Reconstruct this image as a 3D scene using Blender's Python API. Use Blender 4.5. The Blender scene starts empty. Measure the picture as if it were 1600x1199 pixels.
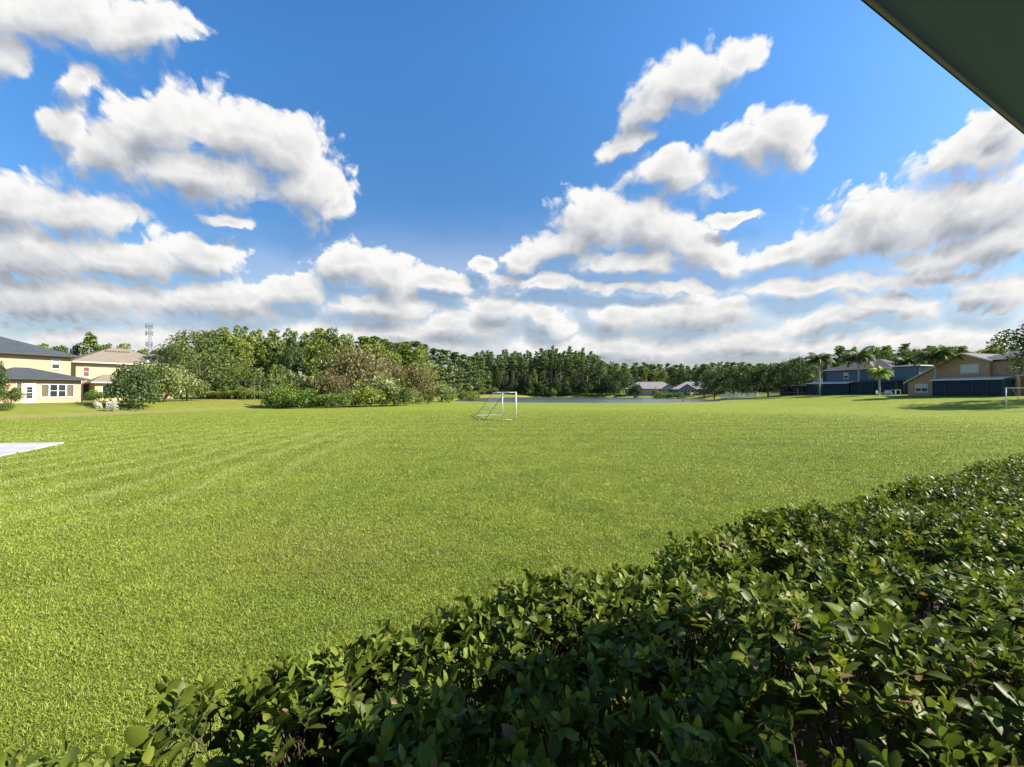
import bpy, math, random
import numpy as np
from mathutils import Vector, Matrix

scene = bpy.context.scene
COL = scene.collection
R = math.radians
FPX, CXP, HZ, CAMZ = 667.0, 800.0, 612.0, 2.2      # focal length in photo pixels, centre column, horizon row, eye height

# ------------------------------------------------------------------ camera
cam_d = bpy.data.cameras.new("camera")
cam = bpy.data.objects.new("camera", cam_d)
COL.objects.link(cam)
cam_d.sensor_width = 36.0
cam_d.lens = FPX * 36.0 / 1600.0
cam_d.clip_start = 0.05
cam_d.clip_end = 6000
cam.location = (0, 0, CAMZ)
cam.rotation_euler = (R(90) + math.atan(12.5 / FPX), 0, 0)
scene.camera = cam

# ------------------------------------------------------------------ exposure
scene.view_settings.view_transform = 'Standard'
scene.view_settings.look = 'None'
scene.view_settings.gamma = 1
scene.view_settings.exposure = 1.45
scene.cycles.max_bounces = 6
scene.cycles.diffuse_bounces = 4
scene.cycles.glossy_bounces = 2
scene.cycles.transmission_bounces = 4
scene.cycles.transparent_max_bounces = 10
scene.cycles.caustics_reflective = False
scene.cycles.caustics_refractive = False

# ------------------------------------------------------------------ sun
SUN_AZ, SUN_EL = -1.0, 36.0          # degrees: azimuth from +x towards +y, elevation
sd = Vector((math.cos(R(SUN_AZ)) * math.cos(R(SUN_EL)), math.sin(R(SUN_AZ)) * math.cos(R(SUN_EL)), math.sin(R(SUN_EL))))
sun_l = bpy.data.lights.new("sun", 'SUN')
sun = bpy.data.objects.new("sun", sun_l)
COL.objects.link(sun)
sun_l.energy = 4.3
sun_l.angle = R(0.5)
sun_l.color = (1.0, 0.94, 0.84)
sun.rotation_euler = sd.to_track_quat('Z', 'Y').to_euler()
sun.location = sd * 100


# ------------------------------------------------------------------ node helpers
class NT:
    def __init__(self, tree):
        self.t = tree

    def n(self, kind, **kw):
        nd = self.t.nodes.new(kind)
        for k, v in kw.items():
            setattr(nd, k, v)
        return nd

    def l(self, a, b):
        self.t.links.new(a, b)

    def val(self, sock, v):
        if hasattr(v, 'is_output'):
            self.l(v, sock)
        else:
            sock.default_value = v

    def math(self, op, a, b=0.0, c=0.0, clamp=False):
        nd = self.n('ShaderNodeMath', operation=op, use_clamp=clamp)
        for i, v in enumerate((a, b, c)):
            self.val(nd.inputs[i], v)
        return nd.outputs[0]

    def vmath(self, op, a, b=(0, 0, 0), out=0):
        nd = self.n('ShaderNodeVectorMath', operation=op)
        self.val(nd.inputs[0], a)
        if op == 'SCALE':
            self.val(nd.inputs['Scale'], b)
        else:
            self.val(nd.inputs[1], b)
        return nd.outputs[out]

    def xyz(self, x, y, z=0.0):
        nd = self.n('ShaderNodeCombineXYZ')
        for i, v in enumerate((x, y, z)):
            self.val(nd.inputs[i], v)
        return nd.outputs[0]

    def sep(self, v):
        nd = self.n('ShaderNodeSeparateXYZ')
        self.l(v, nd.inputs[0])
        return nd.outputs

    def noise(self, vec, scale, detail=4, rough=0.5, dist=0.0, out='Fac', dim='3D'):
        nd = self.n('ShaderNodeTexNoise', noise_dimensions=dim)
        if vec is not None:
            self.l(vec, nd.inputs['Vector'])
        nd.inputs['Scale'].default_value = scale
        nd.inputs['Detail'].default_value = detail
        nd.inputs['Roughness'].default_value = rough
        nd.inputs['Distortion'].default_value = dist
        return nd.outputs[out]

    def rng(self, v, a, b, c=0.0, d=1.0, smooth=False):
        nd = self.n('ShaderNodeMapRange', interpolation_type='SMOOTHSTEP' if smooth else 'LINEAR')
        nd.clamp = True
        self.val(nd.inputs[0], v)
        for i, x in enumerate((a, b, c, d)):
            self.val(nd.inputs[i + 1], x)
        return nd.outputs[0]

    def mix(self, f, a, b, blend='MIX'):
        nd = self.n('ShaderNodeMix', data_type='RGBA', blend_type=blend)
        self.val(nd.inputs[0], f)
        for s, v in ((nd.inputs[6], a), (nd.inputs[7], b)):
            if hasattr(v, 'is_output'):
                self.l(v, s)
            else:
                s.default_value = (v[0], v[1], v[2], 1)
        return nd.outputs[2]

    def ramp(self, f, stops):
        nd = self.n('ShaderNodeValToRGB')
        self.l(f, nd.inputs[0])
        cr = nd.color_ramp
        while len(cr.elements) < len(stops):
            cr.elements.new(0.5)
        for e, (p, c) in zip(cr.elements, stops):
            e.position = p
            e.color = (c[0], c[1], c[2], 1)
        return nd.outputs[0]


# ------------------------------------------------------------------ sky with clouds (all in world directions)
# every cloud is a union of soft ellipses placed by direction: (column, row, half width, half height, tilt)
CLOUDS = [
    # upper left sheet
    (60, 10, 170, 62, 0), (205, 32, 95, 42, -6), (-10, 75, 70, 50, 30),
    # long left cumulus
    (240, 185, 120, 78, 0), (365, 205, 120, 52, -12), (440, 225, 75, 72, 0), (480, 285, 70, 60, -40), (515, 320, 34, 26, 0),
    (165, 225, 95, 60, 20), (112, 125, 48, 32, 30), (300, 262, 170, 52, -8), (352, 338, 50, 15, -8), (90, 190, 40, 45, 0),
    # left bank
    (10, 315, 90, 62, 0), (110, 330, 115, 52, -5), (40, 400, 160, 75, 0), (190, 405, 190, 46, 0), (310, 398, 80, 36, -8),
    (80, 470, 260, 50, 0), (330, 470, 120, 40, 0),
    # centre left cumulus
    (548, 415, 58, 44, 0), (606, 440, 66, 40, -20), (680, 446, 60, 22, -6), (455, 458, 80, 34, 12), (385, 470, 70, 30, 0), (600, 480, 110, 34, 0),
    (695, 440, 42, 12, 8),
    # low middle
    (780, 482, 74, 36, 0), (858, 498, 44, 24, -20), (712, 512, 110, 34, 0), (640, 515, 90, 30, 0),
    # big centre cumulus
    (935, 345, 82, 56, 10), (1020, 348, 92, 58, 0), (1085, 372, 70, 52, -20), (895, 378, 92, 36, 18), (820, 402, 48, 24, 20),
    (1010, 405, 170, 30, 0), (1125, 402, 60, 28, -10), (748, 415, 22, 14, 0),
    # high right puffs
    (1055, 270, 74, 40, 4), (1085, 118, 98, 48, 32), (1150, 75, 50, 36, 30), (1030, 170, 58, 24, 38), (985, 222, 52, 20, 18),
    (1172, 215, 66, 40, 10), (1232, 205, 62, 56, 20), (1150, 328, 46, 13, 0),
    # right bank
    (1400, 355, 140, 62, 14), (1530, 330, 140, 66, 12), (1310, 385, 100, 40, 14), (1230, 395, 80, 24, 12), (1560, 385, 170, 52, 6), (1480, 410, 150, 36, 0),
    (1540, 240, 110, 50, 22), (1575, 195, 60, 44, 30),
    # thin sheets and low field
    (1000, 448, 190, 14, 0), (850, 440, 130, 13, -4), (1260, 448, 140, 22, 0), (1440, 440, 150, 20, 0),
    (1080, 492, 150, 40, 6), (960, 500, 52, 30, 0), (1385, 478, 100, 28, -4), (1310, 498, 130, 22, 8), (1550, 465, 84, 30, 4),
    (1190, 540, 240, 34, 0), (950, 548, 240, 34, 0), (1480, 535, 230, 30, 0), (560, 540, 320, 40, 0), (220, 545, 300, 46, 0), (1700, 480, 140, 60, 0), (-120, 520, 160, 90, 0),
]

world = bpy.data.worlds.new("World")
scene.world = world
world.use_nodes = True
world.cycles.sampling_method = 'MANUAL'
world.cycles.sample_map_resolution = 512
wt = world.node_tree
wt.nodes.clear()

g = bpy.data.node_groups.new("cloud_density", 'ShaderNodeTree')
g.interface.new_socket("P", in_out='INPUT', socket_type='NodeSocketVector')
g.interface.new_socket("D", in_out='OUTPUT', socket_type='NodeSocketFloat')
g.interface.new_socket("A", in_out='OUTPUT', socket_type='NodeSocketFloat')
G = NT(g)
gi = G.n('NodeGroupInput')
go = G.n('NodeGroupOutput')
P = gi.outputs[0]
px_, py_, _ = G.sep(P)
# noise space: features get smaller and flatter towards the horizon
q = G.xyz(G.math('DIVIDE', px_, G.math('ADD', G.math('MULTIPLY', py_, 0.45), 0.50)), G.math('LOGARITHM', G.math('ADD', py_, 0.26), math.e), 0.0)
wn = G.noise(q, 4.2, 5, 0.55, out='Color')
warp = G.vmath('SCALE', G.vmath('SUBTRACT', wn, (0.5, 0.5, 0.5)), G.rng(py_, 0.0, 0.7, 0.07, 0.17))
Pw = G.vmath('ADD', P, warp)
acc = None
for (cx, cy, rx, ry, rot) in CLOUDS:
    mp = G.n('ShaderNodeMapping', vector_type='TEXTURE')
    G.l(Pw, mp.inputs[0])
    mp.inputs['Location'].default_value = ((cx - CXP) / FPX, (HZ - cy) / FPX, 0)
    mp.inputs['Rotation'].default_value = (0, 0, R(rot))
    mp.inputs['Scale'].default_value = (rx * 1.12 / FPX, ry * 1.12 / FPX, 1)
    f = G.math('SUBTRACT', 1.0, G.vmath('LENGTH', mp.outputs[0], out=1))
    acc = f if acc is None else G.math('SMOOTH_MAX', acc, f, 0.18)
acc = G.math('MAXIMUM', acc, -1.0)
n1 = G.noise(q, 7.5, 9, 0.56)
vo = G.n('ShaderNodeTexVoronoi', feature='SMOOTH_F1', voronoi_dimensions='2D')
G.l(G.vmath('ADD', q, G.vmath('SCALE', wn, 0.22)), vo.inputs['Vector'])
vo.inputs['Scale'].default_value = 15.0
vo.inputs['Smoothness'].default_value = 0.25
vo.inputs['Detail'].default_value = 2.5
vo.inputs['Roughness'].default_value = 0.5
bil = G.math('SUBTRACT', 0.45, vo.outputs['Distance'])
D = G.math('ADD', acc, G.math('MULTIPLY', G.math('SUBTRACT', n1, 0.5), 1.05))
D = G.math('ADD', G.math('ADD', D, 0.05), G.math('MULTIPLY', bil, 0.44))
G.l(D, go.inputs[0])
G.l(acc, go.inputs[1])

W = NT(wt)
tc = W.n('ShaderNodeTexCoord')
dx, dy, dz = W.sep(tc.outputs['Generated'])
ady = W.math('MAXIMUM', W.math('ABSOLUTE', dy), 0.12)
uu = W.math('DIVIDE', dx, ady)
vv = W.math('MAXIMUM', W.math('DIVIDE', dz, ady), 0.0)
uv = W.xyz(uu, vv)


def dens(p):
    nd = W.n('ShaderNodeGroup')
    nd.node_tree = g
    W.l(p, nd.inputs[0])
    return nd.outputs


D0, A0 = dens(uv)
off = W.xyz(W.rng(vv, 0, 0.7, 0.012, 0.030), W.rng(vv, 0, 0.7, 0.026, 0.062))
D1, A1 = dens(W.vmath('ADD', uv, off))
# veil of thin cloud close to the horizon
veil = W.rng(vv, 0.0, 0.46, 0.86, 0.0, smooth=True)
macro = W.math('SUBTRACT', A0, A1)
micro = W.math('SUBTRACT', W.math('SUBTRACT', D0, D1), macro)
# undersides fray out softly, sunlit tops stay crisp
alpha = W.rng(D0, -0.14, W.rng(macro, -0.45, 0.35, 0.72, 0.20), smooth=True)
alpha2 = W.math('MAXIMUM', alpha, veil)
lit = W.math('ADD', 0.72, W.math('MINIMUM', W.math('MAXIMUM', W.math('MULTIPLY', macro, 1.0), -0.42), 0.35))
lit = W.math('ADD', lit, W.math('MULTIPLY', micro, W.rng(vv, 0.02, 0.45, 0.16, 0.32)))
lit = W.math('SUBTRACT', lit, W.rng(D0, 0.12, 1.0, 0.0, 0.36, smooth=True), clamp=True)
ccol = W.ramp(lit, [(0.0, (0.34, 0.38, 0.44)), (0.3, (0.48, 0.52, 0.58)), (0.6, (0.74, 0.76, 0.79)), (0.85, (0.98, 0.98, 0.97)), (1.0, (1.10, 1.09, 1.07))])
sky = W.n('ShaderNodeTexSky', sky_type='NISHITA')
sky.sun_disc = False
sky.sun_elevation = R(SUN_EL)
sky.sun_rotation = R(90 - SUN_AZ)
sky.altitude = 0
sky.air_density = 1.0
sky.dust_density = 0.6
sky.ozone_density = 2.5
hsv = W.n('ShaderNodeHueSaturation')
hsv.inputs['Saturation'].default_value = 1.24
W.l(sky.outputs[0], hsv.inputs['Color'])
b1 = W.n('ShaderNodeBackground')
W.l(W.mix(1.0, hsv.outputs[0], W.mix(W.rng(vv, 0.10, 0.80), (0.74, 0.72, 0.72), (0.90, 1.13, 1.24)), 'MULTIPLY'), b1.inputs[0])
b1.inputs[1].default_value = 0.072
b2 = W.n('ShaderNodeBackground')
W.l(ccol, b2.inputs[0])
b2.inputs[1].default_value = 0.325
ms = W.n('ShaderNodeMixShader')
W.l(alpha2, ms.inputs[0])
W.l(b1.outputs[0], ms.inputs[1])
W.l(b2.outputs[0], ms.inputs[2])
wo = W.n('ShaderNodeOutputWorld')
W.l(ms.outputs[0], wo.inputs[0])


# ------------------------------------------------------------------ terrain
def sst(a, b, x):
    t = np.clip((np.asarray(x, float) - a) / (b - a), 0, 1)
    return t * t * (3 - 2 * t)


def pond_q(x, y):
    ang = np.arctan2(y - 135, x - 20)
    w = 1 + 0.06 * np.sin(3 * ang + 1) + 0.04 * np.sin(5 * ang)
    return (((x - 20) / 36.0) ** 2 + ((y - 135) / 44.0) ** 2) / w


def ground(x, y):
    x = np.asarray(x, float)
    y = np.asarray(y, float)
    s = -0.95 * (x + 40.8) + 0.311 * (y - 34)
    z = 0.95 * sst(0, 11, s)
    sh = 13 * sst(88, 115, y)
    z = z + 1.62 * sst(40 + sh, 74 + sh * 0.6, x)
    z = np.maximum(z, 1.25 * sst(150, 196, y))
    q = pond_q(x, y)
    m = sst(1.45, 0.75, q)
    z = z * (1 - m) - 1.1 * m
    z = z + 0.025 * np.sin(x * 0.31 + 1) * np.sin(y * 0.27) * sst(6, 18, np.hypot(x, y))
    return z


def gz(x, y):
    return float(ground(x, y))


def at(px, Y):
    X = (px - CXP) / FPX * Y
    return Vector((X, Y, gz(X, Y)))


def z_at(py, Y):
    return CAMZ + (HZ - py) / FPX * Y


# ------------------------------------------------------------------ object helpers
def tag(o, label=None, cat=None, group=None, kind=None):
    if label:
        o['label'] = label
    if cat:
        o['category'] = cat
    if group:
        o['group'] = group
    if kind:
        o['kind'] = kind
    return o


def np_mesh(name, V, faces, mat=None, smooth=False, tint=None, attrs=None):
    """V (N,3); faces: list of (M,k) int arrays"""
    me = bpy.data.meshes.new(name)
    V = np.asarray(V, np.float32)
    me.vertices.add(len(V))
    me.vertices.foreach_set('co', V.ravel())
    faces = [np.asarray(f, np.int32) for f in faces if len(f)]
    loops = np.concatenate([f.ravel() for f in faces])
    tot = np.concatenate([np.full(len(f), f.shape[1], np.int32) for f in faces])
    start = np.concatenate([[0], np.cumsum(tot)[:-1]]).astype(np.int32)
    me.loops.add(len(loops))
    me.loops.foreach_set('vertex_index', loops)
    me.polygons.add(len(tot))
    me.polygons.foreach_set('loop_start', start)
    try:
        me.polygons.foreach_set('loop_total', tot)
    except Exception:
        pass
    if smooth:
        me.polygons.foreach_set('use_smooth', np.ones(len(tot), bool))
    me.update(calc_edges=True)
    if tint is not None:
        a = me.attributes.new('tint', 'FLOAT', 'POINT')
        a.data.foreach_set('value', np.asarray(tint, np.float32))
    for k, v in (attrs or {}).items():
        a = me.attributes.new(k, 'FLOAT', 'POINT')
        a.data.foreach_set('value', np.asarray(v, np.float32))
    if mat:
        me.materials.append(mat)
    return me


def link(name, data, parent=None):
    o = bpy.data.objects.new(name, data)
    COL.objects.link(o)
    if parent:
        o.parent = parent
    return o


def empty(name, loc, rz=0.0, label=None, cat=None, group=None, scale=None):
    o = bpy.data.objects.new(name, None)
    COL.objects.link(o)
    o.location = loc
    o.rotation_euler = (0, 0, rz)
    if scale is not None:
        o.scale = scale
    o.empty_display_size = 0.2
    return tag(o, label, cat, group)


class MB:
    """collects polygons for one mesh object"""

    def __init__(self):
        self.v = []
        self.f = []

    def poly(self, *pts):
        b = len(self.v)
        self.v += [tuple(p) for p in pts]
        self.f.append(list(range(b, b + len(pts))))

    def box(self, x0, y0, z0, x1, y1, z1):
        b = len(self.v)
        self.v += [(x0, y0, z0), (x1, y0, z0), (x1, y1, z0), (x0, y1, z0), (x0, y0, z1), (x1, y0, z1), (x1, y1, z1), (x0, y1, z1)]
        for f in ((3, 2, 1, 0), (4, 5, 6, 7), (0, 1, 5, 4), (1, 2, 6, 5), (2, 3, 7, 6), (3, 0, 4, 7)):
            self.f.append([b + i for i in f])

    def tube(self, pts, radii, sides=6, cap=True):
        pts = [Vector(p) for p in pts]
        if not hasattr(radii, '__len__'):
            radii = [radii] * len(pts)
        b = len(self.v)
        for i, p in enumerate(pts):
            d = (pts[min(i + 1, len(pts) - 1)] - pts[max(i - 1, 0)]).normalized()
            a = Vector((0, 0, 1)) if abs(d.z) < 0.9 else Vector((1, 0, 0))
            s = d.cross(a).normalized()
            t = s.cross(d)
            for k in range(sides):
                an = 2 * math.pi * k / sides
                self.v.append(tuple(p + (s * math.cos(an) + t * math.sin(an)) * radii[i]))
        for i in range(len(pts) - 1):
            for k in range(sides):
                a0 = b + i * sides + k
                a1 = b + i * sides + (k + 1) % sides
                self.f.append([a0, a0 + sides, a1 + sides, a1])
        if cap:
            self.f.append([b + k for k in range(sides)])
            e = b + (len(pts) - 1) * sides
            self.f.append([e + k for k in reversed(range(sides))])

    def mesh(self, name, mat, smooth=False):
        me = bpy.data.meshes.new(name)
        me.from_pydata(self.v, [], self.f)
        me.update()
        if smooth:
            me.polygons.foreach_set('use_smooth', [True] * len(me.polygons))
        me.materials.append(mat)
        return me

    def build(self, name, mat, parent=None, smooth=False):
        return link(name, self.mesh(name, mat, smooth), parent)


# ------------------------------------------------------------------ materials
MATS = {}


def new_mat(name):
    m = bpy.data.materials.new(name)
    m.use_nodes = True
    m.node_tree.nodes.clear()
    N = NT(m.node_tree)
    out = N.n('ShaderNodeOutputMaterial')
    MATS[name] = m
    return m, N, out


def principled(N, out, col, rough=0.6, spec=0.4, normal=None, metal=0.0):
    p = N.n('ShaderNodeBsdfPrincipled')
    if hasattr(col, 'is_output'):
        N.l(col, p.inputs['Base Color'])
    else:
        p.inputs['Base Color'].default_value = (*col, 1)
    N.val(p.inputs['Roughness'], rough)
    p.inputs['Specular IOR Level'].default_value = spec
    p.inputs['Metallic'].default_value = metal
    if normal is not None:
        N.l(normal, p.inputs['Normal'])
    if out is not None:
        N.l(p.outputs[0], out.inputs[0])
    return p


def mat_noise(name, a, b, scale=3.0, rough=0.7, spec=0.3, bump=0.0, detail=5, metal=0.0):
    m, N, out = new_mat(name)
    t = N.n('ShaderNodeTexCoord')
    f = N.noise(t.outputs['Object'], scale, detail, 0.6)
    col = N.mix(N.rng(f, 0.3, 0.7), a, b)
    nr = None
    if bump:
        bn = N.n('ShaderNodeBump')
        bn.inputs['Strength'].default_value = bump
        bn.inputs['Distance'].default_value = 0.02
        N.l(N.noise(t.outputs['Object'], scale * 6, 4, 0.6), bn.inputs['Height'])
        nr = bn.outputs[0]
    principled(N, out, col, rough, spec, nr, metal)
    return m


def mat_siding(name, a, b, pitch=0.18):
    """painted boards: faint horizontal lap lines in the surface relief"""
    m, N, out = new_mat(name)
    t = N.n('ShaderNodeTexCoord')
    x, y, z = N.sep(t.outputs['Object'])
    saw = N.math('FRACT', N.math('DIVIDE', z, pitch))
    f = N.noise(t.outputs['Object'], 1.3, 5, 0.6)
    col = N.mix(N.rng(f, 0.3, 0.7), a, b)
    bn = N.n('ShaderNodeBump')
    bn.inputs['Strength'].default_value = 0.5
    bn.inputs['Distance'].default_value = 0.03
    N.l(saw, bn.inputs['Height'])
    principled(N, out, col, 0.75, 0.25, bn.outputs[0])
    return m


def mat_shingle(name, a, b):
    m, N, out = new_mat(name)
    t = N.n('ShaderNodeTexCoord')
    f = N.noise(t.outputs['Object'], 1.1, 5, 0.65)
    f2 = N.noise(t.outputs['Object'], 14, 2, 0.6)
    x, y, z = N.sep(t.outputs['Object'])
    row = N.math('FRACT', N.math('DIVIDE', z, 0.075))
    c = N.mix(N.rng(f, 0.3, 0.7), a, b)
    c = N.mix(N.math('MULTIPLY', N.rng(f2, 0.35, 0.7), 0.35), c, (b[0] * 1.3, b[1] * 1.3, b[2] * 1.3))
    bn = N.n('ShaderNodeBump')
    bn.inputs['Strength'].default_value = 0.6
    bn.inputs['Distance'].default_value = 0.03
    N.l(N.math('ADD', row, f2), bn.inputs['Height'])
    principled(N, out, c, 0.85, 0.2, bn.outputs[0])
    return m


def mat_leaf(name, stops, trans=0.28, rough=0.55, spec=0.3, var=0.25, objvar=0.3):
    """foliage: colour comes with each leaf's own tint, with a little drift per plant"""
    m, N, out = new_mat(name)
    at_ = N.n('ShaderNodeAttribute', attribute_name='tint')
    oi = N.n('ShaderNodeObjectInfo')
    f = N.math('ADD', at_.outputs['Fac'], N.math('MULTIPLY', N.math('SUBTRACT', oi.outputs['Random'], 0.5), objvar))
    col = N.ramp(f, stops)
    p = principled(N, None, col, rough, spec)
    tr = N.n('ShaderNodeBsdfTranslucent')
    N.l(N.mix(1.0, col, (1.0, 1.0, 0.55), 'MULTIPLY'), tr.inputs[0])
    mx = N.n('ShaderNodeMixShader')
    mx.inputs[0].default_value = trans
    N.l(p.outputs[0], mx.inputs[1])
    N.l(tr.outputs[0], mx.inputs[2])
    N.l(mx.outputs[0], out.inputs[0])
    return m


def lawn_colour_group():
    g = bpy.data.node_groups.new("lawn_colour", 'ShaderNodeTree')
    g.interface.new_socket("Color", in_out='OUTPUT', socket_type='NodeSocketColor')
    N = NT(g)
    o = N.n('NodeGroupOutput')
    geo = N.n('ShaderNodeNewGeometry')
    pos = geo.outputs['Position']
    x, y, z = N.sep(pos)
    flat = N.xyz(x, y, 0.0)
    big = N.noise(flat, 0.10, 4, 0.55)
    mid = N.noise(flat, 0.7, 5, 0.65)
    fine = N.noise(flat, 5.0, 4, 0.65)
    c = N.mix(N.rng(big, 0.35, 0.65), (0.235, 0.285, 0.034), (0.295, 0.335, 0.042))
    c = N.mix(N.math('MULTIPLY', N.rng(mid, 0.42, 0.72), 0.70), c, (0.125, 0.190, 0.022))
    c = N.mix(N.math('MULTIPLY', N.rng(fine, 0.5, 0.8), 0.35), c, (0.29, 0.335, 0.055))
    # straw-coloured worn patches
    worn = N.noise(flat, 0.33, 5, 0.7)
    c = N.mix(N.rng(worn, 0.60, 0.78, 0.0, 0.45), c, (0.31, 0.26, 0.08))
    dpt = N.vmath('LENGTH', N.vmath('MULTIPLY', N.vmath('SUBTRACT', flat, (-2.6, 6.3, 0)), (0.42, 0.6, 1.0)), out=1)
    c = N.mix(N.math('MULTIPLY', N.rng(dpt, 0.1, 1.0, 0.34, 0.0), N.rng(mid, 0.3, 0.6)), c, (0.36, 0.235, 0.09))
    # mower passes: sheen of the leaning blades painted in as lighter stripes
    wv = N.math('SINE', N.math('ADD', N.math('MULTIPLY', N.math('ADD', x, N.math('MULTIPLY', y, 0.10)), 4.3), N.math('MULTIPLY', N.noise(flat, 0.16, 2, 0.5), 9.0)))
    msk = N.math('MULTIPLY', N.rng(x, -4.0, -8.0), N.math('MULTIPLY', N.rng(y, 5.0, 9.0), N.rng(y, 32.0, 22.0)))
    c = N.mix(N.math('MULTIPLY', N.rng(wv, 0.0, 1.0, 0.0, 0.42), msk), c, (0.42, 0.46, 0.14))
    wv2 = N.math('SINE', N.math('ADD', N.math('MULTIPLY', N.math('ADD', y, N.math('MULTIPLY', x, -0.08)), 2.4), N.math('MULTIPLY', N.noise(flat, 0.10, 2, 0.5), 8.0)))
    c = N.mix(N.math('MULTIPLY', N.rng(wv2, -0.2, 1.0, 0.0, 0.48), N.rng(y, 12.0, 20.0)), c, (0.33, 0.36, 0.06))
    sb = N.math('ADD', N.math('MULTIPLY', N.math('ADD', x, 40.8), -0.95), N.math('MULTIPLY', N.math('ADD', y, -34.0), 0.311))
    sb = N.math('ADD', sb, N.math('MULTIPLY', N.math('SUBTRACT', N.noise(flat, 0.25, 3, 0.6), 0.5), 3.0))
    crest = N.math('MULTIPLY', N.rng(sb, -1.2, 0.4), N.rng(sb, 3.4, 1.0))
    c = N.mix(N.math('MULTIPLY', crest, N.rng(mid, 0.25, 0.6, 0.3, 0.9)), c, (0.42, 0.34, 0.13))
    c = N.mix(N.math('MULTIPLY', N.rng(sb, 3.0, 6.0), 0.6), c, (0.36, 0.35, 0.06))
    N.l(c, o.inputs[0])
    return g


LAWN = lawn_colour_group()


def mat_ground():
    m, N, out = new_mat('lawn_soil')
    gnode = N.n('ShaderNodeGroup')
    gnode.node_tree = LAWN
    geo = N.n('ShaderNodeNewGeometry')
    dry = N.n('ShaderNodeAttribute', attribute_name='dry')
    wild = N.n('ShaderNodeAttribute', attribute_name='wild')
    x, y, z = N.sep(geo.outputs['Position'])
    flat = N.xyz(x, y, 0.0)
    f = N.noise(flat, 0.35, 5, 0.7)
    c = gnode.outputs[0]
    c = N.mix(N.math('MULTIPLY', dry.outputs['Fac'], N.rng(f, 0.3, 0.6)), c, (0.30, 0.27, 0.10))
    c = N.mix(N.math('MULTIPLY', wild.outputs['Fac'], N.rng(f, 0.2, 0.7)), c, (0.075, 0.10, 0.02))
    c = N.mix(1.0, c, (0.80, 0.80, 0.80), 'MULTIPLY')
    # blades seen end on: dark gaps between them
    gap = N.noise(geo.outputs['Position'], 26, 3, 0.7)
    c = N.mix(N.rng(gap, 0.30, 0.55, 0.45, 0.0), c, (0.03, 0.05, 0.008))
    gap2 = N.noise(N.xyz(N.math('MULTIPLY', x, 0.5), y, 0.0), 2.6, 4, 0.75)
    c = N.mix(N.rng(gap2, 0.30, 0.55, 0.32, 0.0), c, (0.06, 0.09, 0.01))
    bn = N.n('ShaderNodeBump')
    bn.inputs['Strength'].default_value = 0.8
    bn.inputs['Distance'].default_value = 0.06
    N.l(N.math('ADD', gap, gap2), bn.inputs['Height'])
    principled(N, out, c, 0.9, 0.08, bn.outputs[0])
    return m


def mat_blade():
    m, N, out = new_mat('grass_blade')
    gnode = N.n('ShaderNodeGroup')
    gnode.node_tree = LAWN
    tn = N.n('ShaderNodeAttribute', attribute_name='tint')
    c = N.mix(N.rng(tn.outputs['Fac'], 0.0, 0.5, 0.80, 0.0), gnode.outputs[0], N.mix(1.0, gnode.outputs[0], (0.50, 0.56, 0.52), 'MULTIPLY'))
    c = N.mix(N.rng(tn.outputs['Fac'], 0.6, 1.0, 0.0, 0.55), c, (0.36, 0.40, 0.09))
    c = N.mix(N.rng(tn.outputs['Fac'], 0.985, 0.99, 0.0, 0.8), c, (0.50, 0.44, 0.22))
    p = principled(N, None, c, 0.5, 0.3)
    tr = N.n('ShaderNodeBsdfTranslucent')
    N.l(c, tr.inputs[0])
    mx = N.n('ShaderNodeMixShader')
    mx.inputs[0].default_value = 0.3
    N.l(p.outputs[0], mx.inputs[1])
    N.l(tr.outputs[0], mx.inputs[2])
    N.l(mx.outputs[0], out.inputs[0])
    return m


def mat_water():
    m, N, out = new_mat('pond_surface')
    geo = N.n('ShaderNodeNewGeometry')
    bn = N.n('ShaderNodeBump')
    bn.inputs['Strength'].default_value = 1.0
    bn.inputs['Distance'].default_value = 0.10
    N.l(N.noise(geo.outputs['Position'], 1.6, 4, 0.6), bn.inputs['Height'])
    principled(N, out, (0.07, 0.09, 0.10), 0.20, 1.0, bn.outputs[0])
    return m


def mat_screen(name, col, k):
    m, N, out = new_mat(name)
    p = principled(N, None, col, 0.7, 0.2)
    t = N.n('ShaderNodeBsdfTransparent')
    mx = N.n('ShaderNodeMixShader')
    mx.inputs[0].default_value = k
    N.l(t.outputs[0], mx.inputs[1])
    N.l(p.outputs[0], mx.inputs[2])
    N.l(mx.outputs[0], out.inputs[0])
    return m


def mat_slab():
    m, N, out = new_mat('pale_concrete')
    geo = N.n('ShaderNodeNewGeometry')
    x, y, z = N.sep(geo.outputs['Position'])
    a = N.math('ADD', N.math('MULTIPLY', x, 0.99), N.math('MULTIPLY', y, 0.15))
    b = N.math('SUBTRACT', N.math('MULTIPLY', y, 0.99), N.math('MULTIPLY', x, 0.15))
    f = N.noise(geo.outputs['Position'], 0.8, 6, 0.7)
    c = N.mix(N.rng(f, 0.3, 0.7), (0.30, 0.295, 0.285), (0.46, 0.455, 0.44))
    for v in (a, b):
        j = N.math('ABSOLUTE', N.math('SUBTRACT', N.math('FRACT', N.math('DIVIDE', v, 1.8)), 0.5))
        c = N.mix(N.rng(j, 0.010, 0.004), c, (0.10, 0.10, 0.09))
    st = N.noise(geo.outputs['Position'], 3.0, 5, 0.75)
    c = N.mix(N.rng(st, 0.60, 0.75, 0.0, 0.6), c, (0.20, 0.19, 0.15))
    principled(N, out, c, 0.9, 0.15)
    return m


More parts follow.
